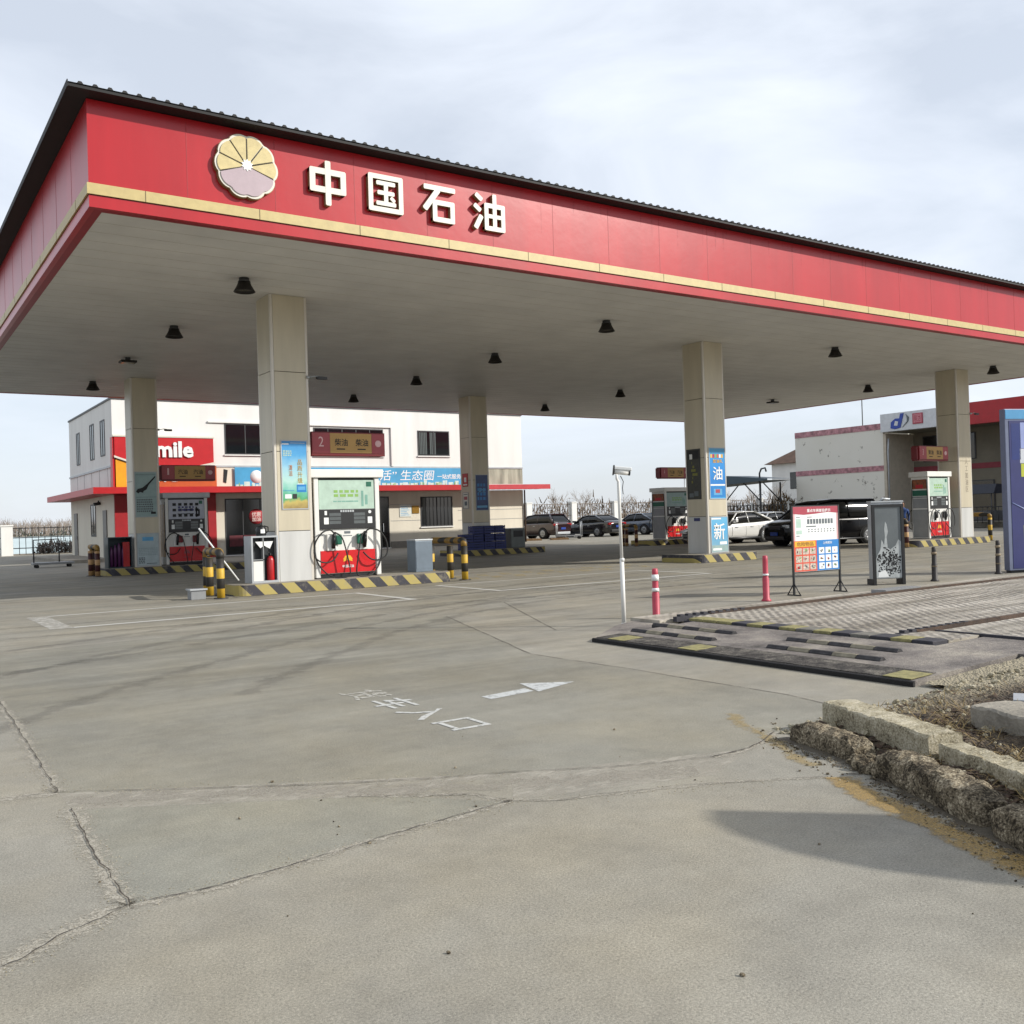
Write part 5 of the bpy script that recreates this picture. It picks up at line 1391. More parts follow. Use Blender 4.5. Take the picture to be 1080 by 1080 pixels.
# ------------------------------------------------------------------ vehicles
PROF = {
 'saloon': dict(L=4.75, W=1.84, wb=2.75, st=[(.5, .42, .60, .62), (.485, .26, .68, .78), (.44, .2, .74, .87), (.30, .2, .86, .91), (.17, .2, .94, .915), (0, .2, .96, .92), (-.2, .2, .98, .92), (-.33, .2, 1.02, .91), (-.43, .22, 1.04, .87), (-.48, .30, .99, .79), (-.5, .42, .86, .68)],
             gh=[(.19, .0), (.05, .43), (-.06, .49), (-.20, .46), (-.40, .02)], roof=(1, 3), r=.335),
 'estate': dict(L=4.75, W=1.9, wb=2.8, st=[(.5, .45, .70, .64), (.485, .28, .82, .8), (.44, .24, .90, .9), (.28, .24, 1.0, .94), (.18, .24, 1.06, .95), (0, .24, 1.08, .95), (-.25, .24, 1.10, .95), (-.42, .26, 1.12, .92), (-.48, .32, 1.08, .86), (-.5, .45, .95, .78)],
             gh=[(.2, .0), (.07, .52), (-.1, .60), (-.38, .56), (-.475, .02)], roof=(1, 3), r=.36),
 'van': dict(L=5.05, W=1.9, wb=3.05, st=[(.5, .42, .78, .66), (.488, .26, .90, .8), (.45, .22, .98, .9), (.36, .22, 1.08, .94), (.28, .22, 1.13, .95), (0, .22, 1.15, .95), (-.25, .22, 1.15, .95), (-.44, .24, 1.15, .93), (-.49, .32, 1.12, .88), (-.5, .42, 1.0, .82)],
             gh=[(.33, .0), (.16, .62), (0, .73), (-.40, .72), (-.49, .04)], roof=(1, 3), r=.35),
}
def car(name, kind, label, cat, loc, rz, paint, plate=PLATE, sc=1.):
    K = PROF[kind]; Ln, Wd = K['L'], K['W']; hw = Wd/2
    t_ = thing(name, label, cat, loc, rz)
    t_.scale = (sc, sc, sc)
    b = MB(); rings = []
    for x, zb, zs, wf in K['st']:
        w_ = wf; zm = zb + (zs-zb)*.55
        half = [(w_*.82, zb), (w_*.955, zb+.09), (w_*.995, zb+(zm-zb)*.5), (w_, zm), (w_*.985, zs-.16), (w_*.955, zs-.07), (w_*.90, zs-.01), (w_*.55, zs+.03)]
        rings.append([(x*Ln, y, z) for y, z in half] + [(x*Ln, -y, z) for y, z in half[::-1]])
    b.loft(rings); b.build('body', paint, t_)
    def zsh(xr):
        S = K['st']
        for a, c in zip(S, S[1:]):
            if a[0] >= xr >= c[0]:
                f = (a[0]-xr)/(a[0]-c[0]+1e-9); return a[2]+(c[2]-a[2])*f
        return S[-1][2]
    b = MB(); rings = []; G = []
    for x, h in K['gh']:
        z0 = zsh(x)-.03; hh = h+.035; wb_ = hw*.93; wt = hw*(.93-.26*min(1, h/.5)); wt = max(wt, hw*.68)
        rings.append([(x*Ln, s*y, z) for s, y, z in ((1, wb_, z0), (1, wb_-(wb_-wt)*.55, z0+hh*.6), (1, wt, z0+hh*.96), (1, wt*.7, z0+hh), (-1, wt*.7, z0+hh), (-1, wt, z0+hh*.96), (-1, wb_-(wb_-wt)*.55, z0+hh*.6), (-1, wb_, z0))])
        G.append((x*Ln, z0, hh, wb_, wt))
    b.loft(rings); gl = b.build('windows', mat('car_glass', '#0a0d0f', .16, var=.1, spec=.45), t_)
    b = MB(); rr = []
    for i in range(K['roof'][0], K['roof'][1]+1):
        x, z0, hh, wb_, wt = G[i]; xx = x + (.06 if i == K['roof'][0] else 0) - (.10 if i == K['roof'][1] else 0)
        dz = -.03 if i in (K['roof'][0],) else 0
        z = z0+hh
        rr.append([(xx, wt*1.015, z*1.0-.06), (xx, wt*1.0, z-.005), (xx, wt*.7, z+.02), (xx, -wt*.7, z+.02), (xx, -wt*1.0, z-.005), (xx, -wt*1.015, z-.06)])
    b.loft(rr); b.build('roof', paint, t_)
    b = MB()
    for s in (1, -1):
        def P(i, f): x, z0, hh, wb_, wt = G[i]; return Vector((x, s*(wb_-(wb_-wt)*f), z0+hh*f))
        b.tube([P(0, 0)+Vector((0, s*.005, .02)), P(1, .97)+Vector((0, s*.01, 0))], .038, 6)
        b.tube([P(4, .0)+Vector((.02, s*.005, .03)), P(3, .97)+Vector((0, s*.012, 0))], .05 if kind == 'saloon' else .06, 6)
        xm = (G[1][0]+G[3][0])/2; i2 = G[2]
        b.tube([(xm, s*(i2[3]+.004), i2[1]), (xm-.05, s*(i2[4]+.012), i2[1]+i2[2]*.94)], .035, 6)
        b.tube([P(1, .97)+Vector((0, s*.012, 0)), P(2, .97)+Vector((0, s*.012, 0)), P(3, .97)+Vector((0, s*.012, 0))], .028, 6)
    b.build('pillars', paint, t_)
    b = MB()
    zz = zsh(0)
    for s in (1, -1):
        for xx in (.17, -.02, -.20):
            b.tube([(xx*Ln, s*(hw*.998), .36), (xx*Ln-.03, s*(hw*1.0+.002), zz*.6), (xx*Ln-.03, s*(hw*.985), zz-.08)], .006, 4)
        b.tube([(.36*Ln, s*hw*.985, .25), (-.36*Ln, s*hw*.985, .25)], .05, 6)
    b.build('sill_and_seams', BLACKP, t_)
    b = MB()
    for s in (1, -1):
        for xx in (.10, -.11): b.box(xx*Ln-.09, xx*Ln+.09, s*hw*.985, s*(hw+.022), zz-.22, zz-.185)
    b.build('door_handle', LGREY if kind != 'van' else paint, t_)
    r = K['r']
    for xw in (K['wb']/2+.05, -K['wb']/2+.05):
        for s in (1, -1):
            b = MB(); b.cyl((xw, s*(hw-.30), r+.02), (xw, s*(hw+.004), r+.02), r+.055, n=24); b.build('wheel_arch', mat('arch_black', '#08080a', .9), t_)
            b = MB(); b.lathe([(r*.62, -.1), (r*.95, -.1), (r, -.07), (r, .07), (r*.95, .1), (r*.62, .1)], 26, Matrix.Translation((xw, s*(hw-.075), r)) @ Matrix.Rotation(PI/2, 4, 'X'))
            wh = b.build('wheel', TYRE, t_)
            b = MB(); yo = s*(hw+.012)
            b.cyl((xw, s*(hw-.02), r), (xw, s*(hw-.008), r), r*.62, n=24)
            for k in range(5):
                a = k*2*PI/5+.3
                b.tube([(xw+math.cos(a)*.05, yo, r+math.sin(a)*.05), (xw+math.cos(a)*r*.6, yo, r+math.sin(a)*r*.6)], .032, 6)
            b.cyl((xw, yo-s*.02, r), (xw, yo+s*.012, r), .06, n=10)
            b.lathe([(r*.56, -.02), (r*.66, -.02), (r*.66, .02), (r*.56, .02)], 24, Matrix.Translation((xw, s*(hw+.008), r)) @ Matrix.Rotation(PI/2, 4, 'X'))
            b.build('rim', RIM, wh)
    xf = Ln*.5; xr = -Ln*.5
    zf = K['st'][1][2]; zr_ = K['st'][-2][2]
    for s in (1, -1):
        b = MB(); b.box(xf*.955, xf*.992, s*hw*.48, s*hw*.86, zf-.14, zf-.01, bev=.02); b.build('headlight', HEADL, t_)
        b = MB(); b.box(xr*.995, xr*.93, s*hw*.42, s*hw*.90, zr_-.20, zr_-.05, bev=.02); b.build('tail_light', TAIL, t_)
        b = MB(); b.tube([(.155*Ln, s*hw*.93, zz+.02), (.155*Ln, s*(hw+.06), zz+.06)], .02, 6); b.box(.13*Ln, .165*Ln, s*(hw+.02), s*(hw+.22), zz+.02, zz+.16, bev=.03); b.build('mirror', paint, t_)
    b = MB(); b.box(xf*.985, xf*1.012, -hw*.62, hw*.62, .30, .42, bev=.01); b.box(xf*.975, xf*1.004, -hw*.4, hw*.4, zf-.2, zf-.04, bev=.02); b.build('grille', BLACKP, t_)
    b = MB(); b.box(xr*1.012, xr*.95, -hw*.7, hw*.7, .30, .46, bev=.02); b.build('rear_bumper', LGREY if kind == 'estate' else BLACKP, t_)
    b = MB(); b.box(xf*1.005, xf*1.018, -.22, .22, .46, .60); b.build('front_plate', plate, t_)
    b = MB(); b.box(xr*1.016, xr*1.0, -.22, .22, .62, .76); b.build('rear_plate', plate, t_)
    return t_
PAINT = lambda n, c, r=.22: mat(n, c, r, .15, var=.03, coat=1., spec=.6)
car('saloon_car', 'saloon', 'white saloon car behind the column with two blue posters', 'car', (31.95, 15.9, 0), PI, PAINT('car_white', '#d5d5d2', .25), sc=1.06)
car('people_carrier', 'van', 'black people carrier parked behind the notice board', 'car', (31.2, 9.75, 0), R(168), mat('car_black', '#0c0c0f', .16, 0., var=.03, spec=.3), sc=1.03)
car('estate_car', 'estate', 'dark maroon estate car nearest the shop corner', 'car', (38.0, 40.3, 0), R(99), PAINT('car_maroon', '#2a1519'), sc=1.06)
car('saloon_car', 'saloon', 'black saloon car between the maroon estate and the white camera pole', 'car', (42.2, 39.2, 0), R(97), PAINT('car_dark', '#16171b'), sc=1.1)
car('saloon_car', 'saloon', 'slate blue saloon car just right of the white camera pole', 'car', (46.6, 39.0, 0), R(97), PAINT('car_slate', '#46505e'), sc=1.12)
car('minivan', 'van', 'pale blue white van behind the shaded middle pump', 'van', (53.2, 42.0, 0), R(95), PAINT('car_pale_blue', '#9fb0b8', .35), sc=1.)
car('saloon_car', 'saloon', 'dark car mostly hidden behind the shop corner', 'car', (36.0, 45.8, 0), R(95), PAINT('car_dark2', '#1d1c20'))
car('saloon_car', 'saloon', 'silver car whose nose shows between pump and column', 'car', (38.5, 19.6, 0), R(182), PAINT('car_silver', '#a8abad'))
# low pallets and trolleys in front of the cars
WOOD = mat('pallet_wood', '#84694a', .9, var=.3)
for k, (x, y, l) in enumerate(((34.5, 36.2, 'wooden pallet left of the low steel trolley'), (36.2, 35.4, 'wooden pallet under the low steel trolley handle'))):
    t2 = thing('pallet', l, 'pallet', (x, y, 0), R(-30))
    b = MB()
    for i in range(6): b.box(-.6+.2*i, -.46+.2*i, -.5, .5, .10, .13)
    b.build('deck_boards', WOOD, t2)
    b = MB()
    for y_ in (-.45, 0, .45): b.box(-.6, .6, y_-.05, y_+.05, 0, .098)
    b.build('bearers', WOOD, t2)
t2 = thing('hand_trolley', 'low steel trolley with a hoop handle in front of the maroon estate', 'trolley', (37.2, 35.6, 0), R(-30))
b = MB(); b.box(-.9, .9, -.4, .4, .2, .28); b.build('deck', GREY, t2)
b = MB(); b.tube([(.85, -.35, .28), (.85, -.35, 1.2), (.85, .35, 1.2), (.85, .35, .28)], .03, 6); b.tube([(-.85, -.35, .28), (-.85, -.35, 1.2), (-.85, .35, 1.2), (-.85, .35, .28)], .03, 6); b.build('handle', LGREY, t2)
for x in (-.7, .7):
    for y in (-.3, .3):
        b = MB(); b.cyl((x, y-.03, .1), (x, y+.03, .1), .1, n=12); b.build('wheel', BLACK, t2)

# ------------------------------------------------------------------ person in a blue jacket
def skin_body(name, joints, edges, mats, parent, split):
    me = bpy.data.meshes.new(name)
    me.from_pydata([j[:3] for j in joints], edges, [])
    o = bpy.data.objects.new(name, me); COL.objects.link(o)
    sk = o.modifiers.new('skin', 'SKIN'); sk.use_smooth_shade = True
    for i, j in enumerate(joints):
        r = j[3]; me.skin_vertices[0].data[i].radius = (r if not isinstance(r, tuple) else r[0], r if not isinstance(r, tuple) else r[1])
    me.skin_vertices[0].data[0].use_root = True
    ss = o.modifiers.new('sub', 'SUBSURF'); ss.levels = 1; ss.render_levels = 1
    bpy.context.view_layer.update()
    m2 = bpy.data.meshes.new_from_object(o.evaluated_get(bpy.context.evaluated_depsgraph_get()))
    bpy.data.objects.remove(o)
    m2.materials.clear()
    for m in mats: m2.materials.append(m)
    for p in m2.polygons: p.material_index = split(p.center); p.use_smooth = True
    o2 = bpy.data.objects.new(name, m2); COL.objects.link(o2); o2.parent = parent
    return o2
pt = thing('person', 'person in a blue jacket and dark trousers standing beyond the far pump', 'person', (36.5, 9.45, 0), R(215))
J = [(0, 0, .96, (.155, .12)), (0, 0, 1.15, (.15, .12)), (.01, 0, 1.34, (.19, .13)), (.0, 0, 1.44, (.13, .10)), (.01, 0, 1.51, .055), (.03, 0, 1.58, .075), (.035, 0, 1.66, .095), (.02, 0, 1.73, .07)]
E_ = [(i, i+1) for i in range(7)]
def add(par, *vs):
    k = par
    for v in vs:
        J.append(v); E_.append((k, len(J)-1)); k = len(J)-1
    return k
for s in (1, -1):
    add(0, (0, s*.10, .88, .10), (.015, s*.11, .50, .065), (0, s*.12, .10, .045), (.02, s*.125, .045, .045), (.14, s*.13, .035, .035))
    wv = add(2, (0, s*.21, 1.37, .068), (.02, s*.26, 1.10, .05), (.10, s*.23, .86, .034), (.12, s*.225, .80, .032))
    for k in range(4): add(wv, (.115+.022*k-.03, s*.225, .765, .010), (.12+.022*k-.03, s*.222, .735-.008*(1.5-abs(k-1.5)), .009), (.125+.02*k-.03, s*.216, .705, .008))
    add(wv, (.16, s*.20, .78, .010), (.175, s*.19, .75, .009))
SKINM = mat('person_skin', '#9c7157', .6); JKT = mat('jacket_blue', '#1c3f78', .8, var=.15); TRS = mat('trousers_dark', '#1b1c22', .85); SHOE = mat('shoe_black', '#121212', .6)
def spl(c):
    if c.z > 1.50: return 0
    if c.z < .07: return 3
    if abs(c.y) > .19 and c.z < .85: return 0
    return 1 if c.z > .90 or abs(c.y) > .185 else 2
skin_body('body', J, E_, [SKINM, JKT, TRS, SHOE], pt, spl)
b = MB(); bmesh.ops.create_uvsphere(b.bm, u_segments=16, v_segments=10, radius=.112, matrix=Matrix.Translation((.0, 0, 1.70)) @ Matrix.Diagonal((1.05, .92, .95, 1)))
bmesh.ops.delete(b.bm, geom=[f for f in b.bm.faces if f.calc_center_median().x > .05 and f.calc_center_median().z < 1.74 or f.calc_center_median().z < 1.63], context='FACES')
b.build('hair', mat('hair_black', '#0e0c0b', .6), pt)
b = MB()
for s in (1, -1):
    b.cyl((.128, s*.035, 1.665), (.134, s*.035, 1.665), .011, n=8); b.box(.0, .04, s*.094, s*.108, 1.63, 1.69)
b.prism([(.125, 1.66), (.155, 1.615), (.12, 1.61)], -.012, .012); b.box(.118, .128, -.025, .025, 1.575, 1.583)
b.build('face', mat('person_face', '#7d5644', .6), pt)

# ------------------------------------------------------------------ signs at the weighing platform
nb = thing('notice_board', 'standing notice board with white sheet above red and blue picture grids', 'sign', (11.22, -5.55, 0), R(-5))
b = MB()
for x in (-.59, .59):
    b.box(x-.016, x+.016, -.016, .016, 0, 1.62)
    b.box(x-.012, x+.012, -.16, .16, 0, .02)
    b.tube([(x, -.15, .02), (x, 0, .22)], .011, 5); b.tube([(x, .15, .02), (x, 0, .22)], .011, 5)
b.box(-.574, .574, -.012, .012, 1.60, 1.62); b.box(-.574, .574, -.012, .012, .40, .42)
b.build('stand', BLACKP, nb)
b = MB(); b.box(-.573, .573, -.010, .010, .421, 1.599); bd = b.build('board', WPRINT, nb)
def pr2(m, rects, par, y=-.0105):
    b = MB()
    for x0, x1, z0, z1 in rects: b.box(x0, x1, y-.0012, y, z0, z1)
    return b.build('print', m, par)
pr2(mat('sign_pink_edge', '#c99a9a', .5), [(-.57, -.53, .98, 1.55), (.53, .57, .98, 1.55)], bd, -.0102)
b = MB(); b.prism([(-.57, 1.598), (.57, 1.598), (.57, 1.47), (.3, 1.49), (0, 1.465), (-.3, 1.45), (-.57, 1.47)], -.0125, -.0102); b.build('print', mat('sign_red', '#b82a2e', .45), bd)
text('重点车辆查验提示', .60, .06, 0., WPRINT, bd, (.08, -.013, 1.525), '-Y', bold=.02)
pr2(mat('sign_orange_red', '#c8492f', .45, var=.1), [(-.57, -.0, .425, .98)], bd)
pr2(YEL, [(-.55, -.03, .87, .97)], bd, -.0118)
text('危险物品', .42, .075, 0., mat('sign_brown_print', '#7a4a12', .5), bd, (-.29, -.0135, .92), '-Y', bold=.03)
pr2(BLUE, [(.001, .57, .425, .98)], bd)
text('上传照片', .24, .05, 0., WPRINT, bd, (.28, -.0135, .925), '-Y', bold=.02)
rn = random.Random(9)
cells = []; c2 = []
for r_ in range(3):
    for k in range(3):
        x = -.53+.175*k; z = .45+.14*r_; cells.append((x, x+.15, z, z+.115))
        x = .05+.172*k; c2.append((x, x+.14, z, z+.115))
pr2(mat('sign_pic_pale', '#c9b7a8', .5, var=.5, scale=40), cells, bd, -.0118); pr2(WPRINT, c2, bd, -.0118)
for m_, f in ((INK, .3), (GREYINK, .3), (REDP, .15), (LGRN, .12)):
    rr = []
    for x0, x1, z0, z1 in cells+c2:
        for q in range(2):
            if rn.random() < f*1.6:
                cx_, cz_ = rn.uniform(x0+.02, x1-.05), rn.uniform(z0+.02, z1-.05); rr.append((cx_, cx_+rn.uniform(.015, .05), cz_, cz_+rn.uniform(.012, .045)))
    pr2(m_, rr, bd, -.0131)
txt = []
for r_ in range(2):
    for k in range(9):
        if r_ == 0: txt.append((-.22+.075*k, -.165+.075*k, 1.28, 1.37))
pr2(GREYINK, txt, bd)
for r_ in range(3):
    for k in range(9):
        pass
pr2(GREYINK, [(-.50+.0, -.40, 1.40, 1.412), (-.22, -.1, 1.40, 1.412), (-.25, .0, 1.225, 1.245), (-.5, -.42, 1.0+.06, 1.075)] + [(-.2+.08*k, -.17+.08*k, 1.13+.04*q, 1.15+.04*q) for k in range(9) for q in range(2)], bd)
pr2(mat('sign_pale_green', '#a9c2b4', .5), [(-.5, -.38, 1.22, 1.38), (-.5, -.36, 1.1, 1.17)], bd)

tb = thing('light_box', 'grey upright light box with a snowy tree picture and black frame', 'sign', (13.62, -5.36, 0), R(-27))
b = MB(); b.box(-.335, .335, -.05, .10, .12, 1.64, bev=.01); b.build('case', LGREY, tb)
b = MB()
for x in (-.335, .275): b.box(x, x+.06, -.085, -.051, 0, 1.60)
b.box(-.275, .275, -.085, -.051, 1.55, 1.60); b.build('frame', BLACKP, tb)
b = MB()
for x in (-.31, .31): b.box(x-.02, x+.02, -.05, .20, 0, .12)
b.build('feet', DGREY, tb)
b = MB(); b.box(-.275, .275, -.065, -.051, .14, 1.55); sh = b.build('picture', mat('picture_mist_grey', '#62686a', .4, var=.2, scale=2), tb)
b = MB()
def pl(poly, m, y): 
    b = MB(); b.prism([(p[0]*.77, p[1]) for p in poly], y-.001, y); return b.build('print', m, sh)
pl([(-.35, .14), (.35, .14), (.35, .85), (.28, .90), (.2, .78), (.05, .7), (-.12, .80), (-.18, .9), (-.22, .7), (-.30, .6), (-.35, .5)], mat('picture_frost', '#a7acac', .5, var=.2, scale=9), -.0655)
pl([(-.12, .75), (-.02, .75), (-.04, .95), (.0, 1.06), (-.03, 1.2), (-.07, 1.26), (-.10, 1.12), (-.09, .95)], mat('picture_frost', '#a7acac'), -.0665)
b = MB(); rn = random.Random(3)
for k in range(420):
    a = rn.uniform(0, 2*PI); r_ = rn.random()**.6*.27*(.75+.4*abs(math.sin(a*3.5+1))); x = .02+math.cos(a)*r_*.95; z = .46+math.sin(a)*r_
    if abs(x) > .26: continue
    s_ = rn.uniform(.004, .017); b.box(x-s_, x+s_, -.0675, -.0665, z-s_*.8, z+s_*.8)
b.build('print', INK, sh)
pl([(-.30, .16), (.0, .16), (-.1, .3), (-.28, .25)], WPRINT, -.0676)
b = MB(); b.box(-.34, .34, -.07, .11, 1.64, 1.67); b.tube([(-.1, .0, 1.67), (-.05, .02, 1.72), (.1, 0, 1.70)], .02, 6); b.build('top', LGREY, tb)
b = MB(); b.tube([(-.1, -.05, 1.675), (-.02, .0, 1.69), (.0, .02, 1.75)], .012, 5); b.build('cable', BLACK, tb)

bp_ = thing('pillar_sign', 'tall navy and pale blue pillar sign at the right edge', 'sign', (18.22, -5.75, 0), R(-20))
FRB = mat('pillar_frame_blue_grey', '#6b7288', .4, .3)
b = MB(); b.box(-.60, .9, -.12, .04, .06, 3.62, bev=.01); b.build('case', FRB, bp_)
b = MB(); b.box(-.50, .84, -.128, -.12, .10, 3.36); pn = b.build('panel', NAVY, bp_)
b = MB(); b.box(-.585, .885, -.13, -.12, 3.40, 3.60); b.build('header', mat('pillar_header_blue', '#4d93c0', .4), bp_)
def pr3(m, rects): 
    b = MB()
    for x0, x1, z0, z1 in rects: b.box(x0, x1, -.1305, -.128, z0, z1)
    b.build('print', m, pn)
pr3(mat('pillar_deep_blue', '#162a6a', .4), [(-.45, -.22, 2.5, 3.30)])
pr3(mat('pillar_lilac', '#8f9bc8', .4), [(-.21, .8, 2.75, 3.32)])
pr3(mat('pillar_white', '#c3c6cc', .4), [(-.24, .8, 2.42, 2.74)])
pr3(mat('pillar_yellow', '#b5bb3c', .4), [(-.22, .8, 2.12, 2.41), (-.20, .8, .62, 1.05)])
b = MB(); b.tube([(-.48, -.129, 1.55), (-.2, -.13, 1.42), (.2, -.13, 1.40)], .012, 5); b.build('print', mat('pillar_lilac', '#8f9bc8'), pn)
b = MB(); b.box(-.5, .8, -.05, .1, 0, .06); b.build('plinth', DGREY, bp_)

cp = thing('camera_pole', 'slim white pole carrying a bullet camera at the corner of the platform', 'pole', (5.56, -6.70, 0))
b = MB(); b.tube([(0, 0, 0), (-.005, 0, .92)], .031, 12); b.tube([(-.005, 0, .92), (-.02, 0, 2.0), (-.02, 0, 2.02), (-.05, -.0, 2.06), (-.06, -.01, 2.12)], [.023, .023, .021, .018, .018], 10); b.build('post', WHITE, cp)
b = MB(); b.lathe([(.06, 0), (.06, .012), (.038, .015), (.038, .04)], 14); b.lathe([(.035, .90), (.035, .94), (.025, .95)], 12); b.build('collar', WHITE, cp)
Mc = Matrix.Translation((.04, 0, 2.16)) @ Matrix.Rotation(R(-35), 4, 'Z') @ Matrix.Rotation(R(7), 4, 'Y')
b = MB(); b.box(-.11, .14, -.045, .045, .02, .07, Mc, bev=.012); b.build('sun_hood', WPRINT, cp)
b = MB(); b.cyl(Mc @ Vector((-.10, 0, -.005)), Mc @ Vector((.10, 0, -.005)), .04, n=14); b.build('housing', WHITE, cp)
b = MB(); b.cyl(Mc @ Vector((.10, 0, -.005)), Mc @ Vector((.125, 0, -.005)), .042, n=14); b.box(-.12, -.105, -.05, .05, -.06, .08, Mc); b.build('lens', BLACKP, cp)
b = MB(); b.tube([(.02, 0, 2.10), (.07, 0, 2.02), (.05, 0, 1.93), (.06, .0, 1.84)], .006, 5); b.build('cable', BLACK, cp)

# ------------------------------------------------------------------ weighing platform
wp = thing('weighbridge', 'low steel weighing platform with worn ramp, rusty rails and black and yellow edge', 'platform')
Z = .125
CHK = bpy.data.materials.new('perforated_steel_deck'); CHK.use_nodes = True
nt = CHK.node_tree; L = nt.links.new; bb_ = nt.nodes['Principled BSDF']; bb_.inputs['Roughness'].default_value = .6; bb_.inputs['Metallic'].default_value = .2
tc_ = N(nt, 'ShaderNodeTexCoord')
mp_ = N(nt, 'ShaderNodeMapping'); mp_.inputs['Rotation'].default_value = (0, 0, R(45)); mp_.inputs['Scale'].default_value = (9.3, 8.6, 9)
L(tc_.outputs['Object'], mp_.inputs['Vector'])
vo = N(nt, 'ShaderNodeTexVoronoi'); vo.inputs['Scale'].default_value = 1.; vo.inputs['Randomness'].default_value = .3; L(mp_.outputs['Vector'], vo.inputs['Vector'])
mr_ = N(nt, 'ShaderNodeMapRange'); mr_.inputs['From Min'].default_value = .25; mr_.inputs['From Max'].default_value = .40; L(vo.outputs['Distance'], mr_.inputs['Value'])
no_ = N(nt, 'ShaderNodeTexNoise'); no_.inputs['Scale'].default_value = 1.3; no_.inputs['Detail'].default_value = 8; L(tc_.outputs['Object'], no_.inputs['Vector'])
mp2 = N(nt, 'ShaderNodeMapping'); mp2.inputs['Scale'].default_value = (.25, 2.4, 1); L(tc_.outputs['Object'], mp2.inputs['Vector'])
no3 = N(nt, 'ShaderNodeTexNoise'); no3.inputs['Scale'].default_value = 1.6; no3.inputs['Detail'].default_value = 5; L(mp2.outputs['Vector'], no3.inputs['Vector'])
ma = N(nt, 'ShaderNodeMix', data_type='RGBA'); ma.inputs[6].default_value = (*hexc('#b5aea1'), 1); ma.inputs[7].default_value = (*hexc('#7d7668'), 1)
r1 = N(nt, 'ShaderNodeMapRange'); r1.inputs['From Min'].default_value = .35; r1.inputs['From Max'].default_value = .65; L(no3.outputs['Fac'], r1.inputs['Value']); L(r1.outputs['Result'], ma.inputs[0])
mb_ = N(nt, 'ShaderNodeMix', data_type='RGBA'); mb_.inputs[6].default_value = (*hexc('#3f3c39'), 1); L(ma.outputs[2], mb_.inputs[7]); dm = N(nt, 'ShaderNodeMapRange'); dm.inputs['From Min'].default_value = .38; dm.inputs['From Max'].default_value = .6; dm.inputs['To Min'].default_value = .75; dm.inputs['To Max'].default_value = 0.; L(no_.outputs['Fac'], dm.inputs['Value'])
mxd = N(nt, 'ShaderNodeMath', operation='MAXIMUM'); L(mr_.outputs['Result'], mxd.inputs[0]); L(dm.outputs['Result'], mxd.inputs[1]); L(mxd.outputs[0], mb_.inputs[0])
L(mb_.outputs[2], bb_.inputs['Base Color'])
bq = N(nt, 'ShaderNodeBump'); bq.inputs['Strength'].default_value = .6; bq.inputs['Distance'].default_value = .01; L(mr_.outputs['Result'], bq.inputs['Height']); L(bq.outputs['Normal'], bb_.inputs['Normal'])
DX = 5.92
b = MB(); b.box(DX+.28, 26, -10.38, -7.40, 0, Z); b.box(DX+.28, 6.79, -11.15, -10.385, 0, Z); b.build('deck_plate', CHK, wp)
b = MB(); b.box(5.75, 26, -7.22, -6.62, 0, Z-.03); b.build('side_plate', CHK, wp)
b = MB(); b.box(6.85, 26, -12.9, -10.62, 0, Z); b.build('far_deck_plate', CHK, wp)
b = MB(); b.box(6.80, 6.848, -12.9, -10.62, 0, Z+.012); b.box(DX-.03, DX, -11.2, -7.55, 0, Z-.02); b.build('deck_edge', RUBR, wp)
YB_ = mat('edge_block_yellow', '#8d8658', .75, var=.35, scale=14, bump=.3)
for k in range(14):
    b = MB(); b.box(DX+.002, DX+.276, -11.15+.2536*k+.004, -11.15+.2536*(k+1)-.004, 0, Z+.015, bev=.012); b.build('edge_block', (RUBR, YB_, RUBR, YB_, mat('edge_block_worn', '#6d6a62', .8, var=.3, scale=12))[(k*3+k//5) % 5 if k % 3 == 0 else k % 2], wp)
b = MB()
for y in (-7.31, -10.50):
    b.box(6.6, 26, y-.028, y+.028, 0, Z+.025)
    b.box(6.6, 26, y-.06, y-.0285, 0, Z+.006); b.box(6.6, 26, y+.0285, y+.06, 0, Z+.006)
b.build('guide_rail', RUST, wp)
for x0_, y_ in ((5.95, -7.31), (6.3, -10.49)):
    pg = [(x0_, Z-.06)]
    for k in range(9): pg += [(x0_+.15*k, Z+.008), (x0_+.15*k+.07, Z+.008), (x0_+.15*k+.07, Z+.034), (x0_+.15*k+.15, Z+.034)]
    pg += [(x0_+1.35, Z-.06)]
    b = MB(); b.prism(pg, y_-.035, y_+.035, 'y'); b.build('rail_comb', RUBR, wp)
b = MB(); b.box(10.9, 11.9, -7.18, -6.9, Z-.03, Z+.03); b.build('bracket_plate', GREY, wp)
RAMP = bpy.data.materials.new('worn_ramp_concrete'); RAMP.use_nodes = True
nt = RAMP.node_tree; L = nt.links.new; bb_ = nt.nodes['Principled BSDF']; bb_.inputs['Roughness'].default_value = .85
tc_ = N(nt, 'ShaderNodeTexCoord')
a_ = N(nt, 'ShaderNodeTexNoise'); a_.inputs['Scale'].default_value = 1.1; a_.inputs['Detail'].default_value = 9; a_.inputs['Roughness'].default_value = .68; L(tc_.outputs['Object'], a_.inputs['Vector'])
c_ = N(nt, 'ShaderNodeTexNoise'); c_.inputs['Scale'].default_value = 34; c_.inputs['Detail'].default_value = 6; c_.inputs['Roughness'].default_value = .75; L(tc_.outputs['Object'], c_.inputs['Vector'])
rp_ = N(nt, 'ShaderNodeValToRGB'); e_ = rp_.color_ramp.elements; e_[0].position = .34; e_[0].color = (*hexc('#3c3835'), 1); e_[1].position = .66; e_[1].color = (*hexc('#a39b8e'), 1)
e2 = rp_.color_ramp.elements.new(.5); e2.color = (*hexc('#7d7670'), 1)
L(a_.outputs['Fac'], rp_.inputs['Fac'])
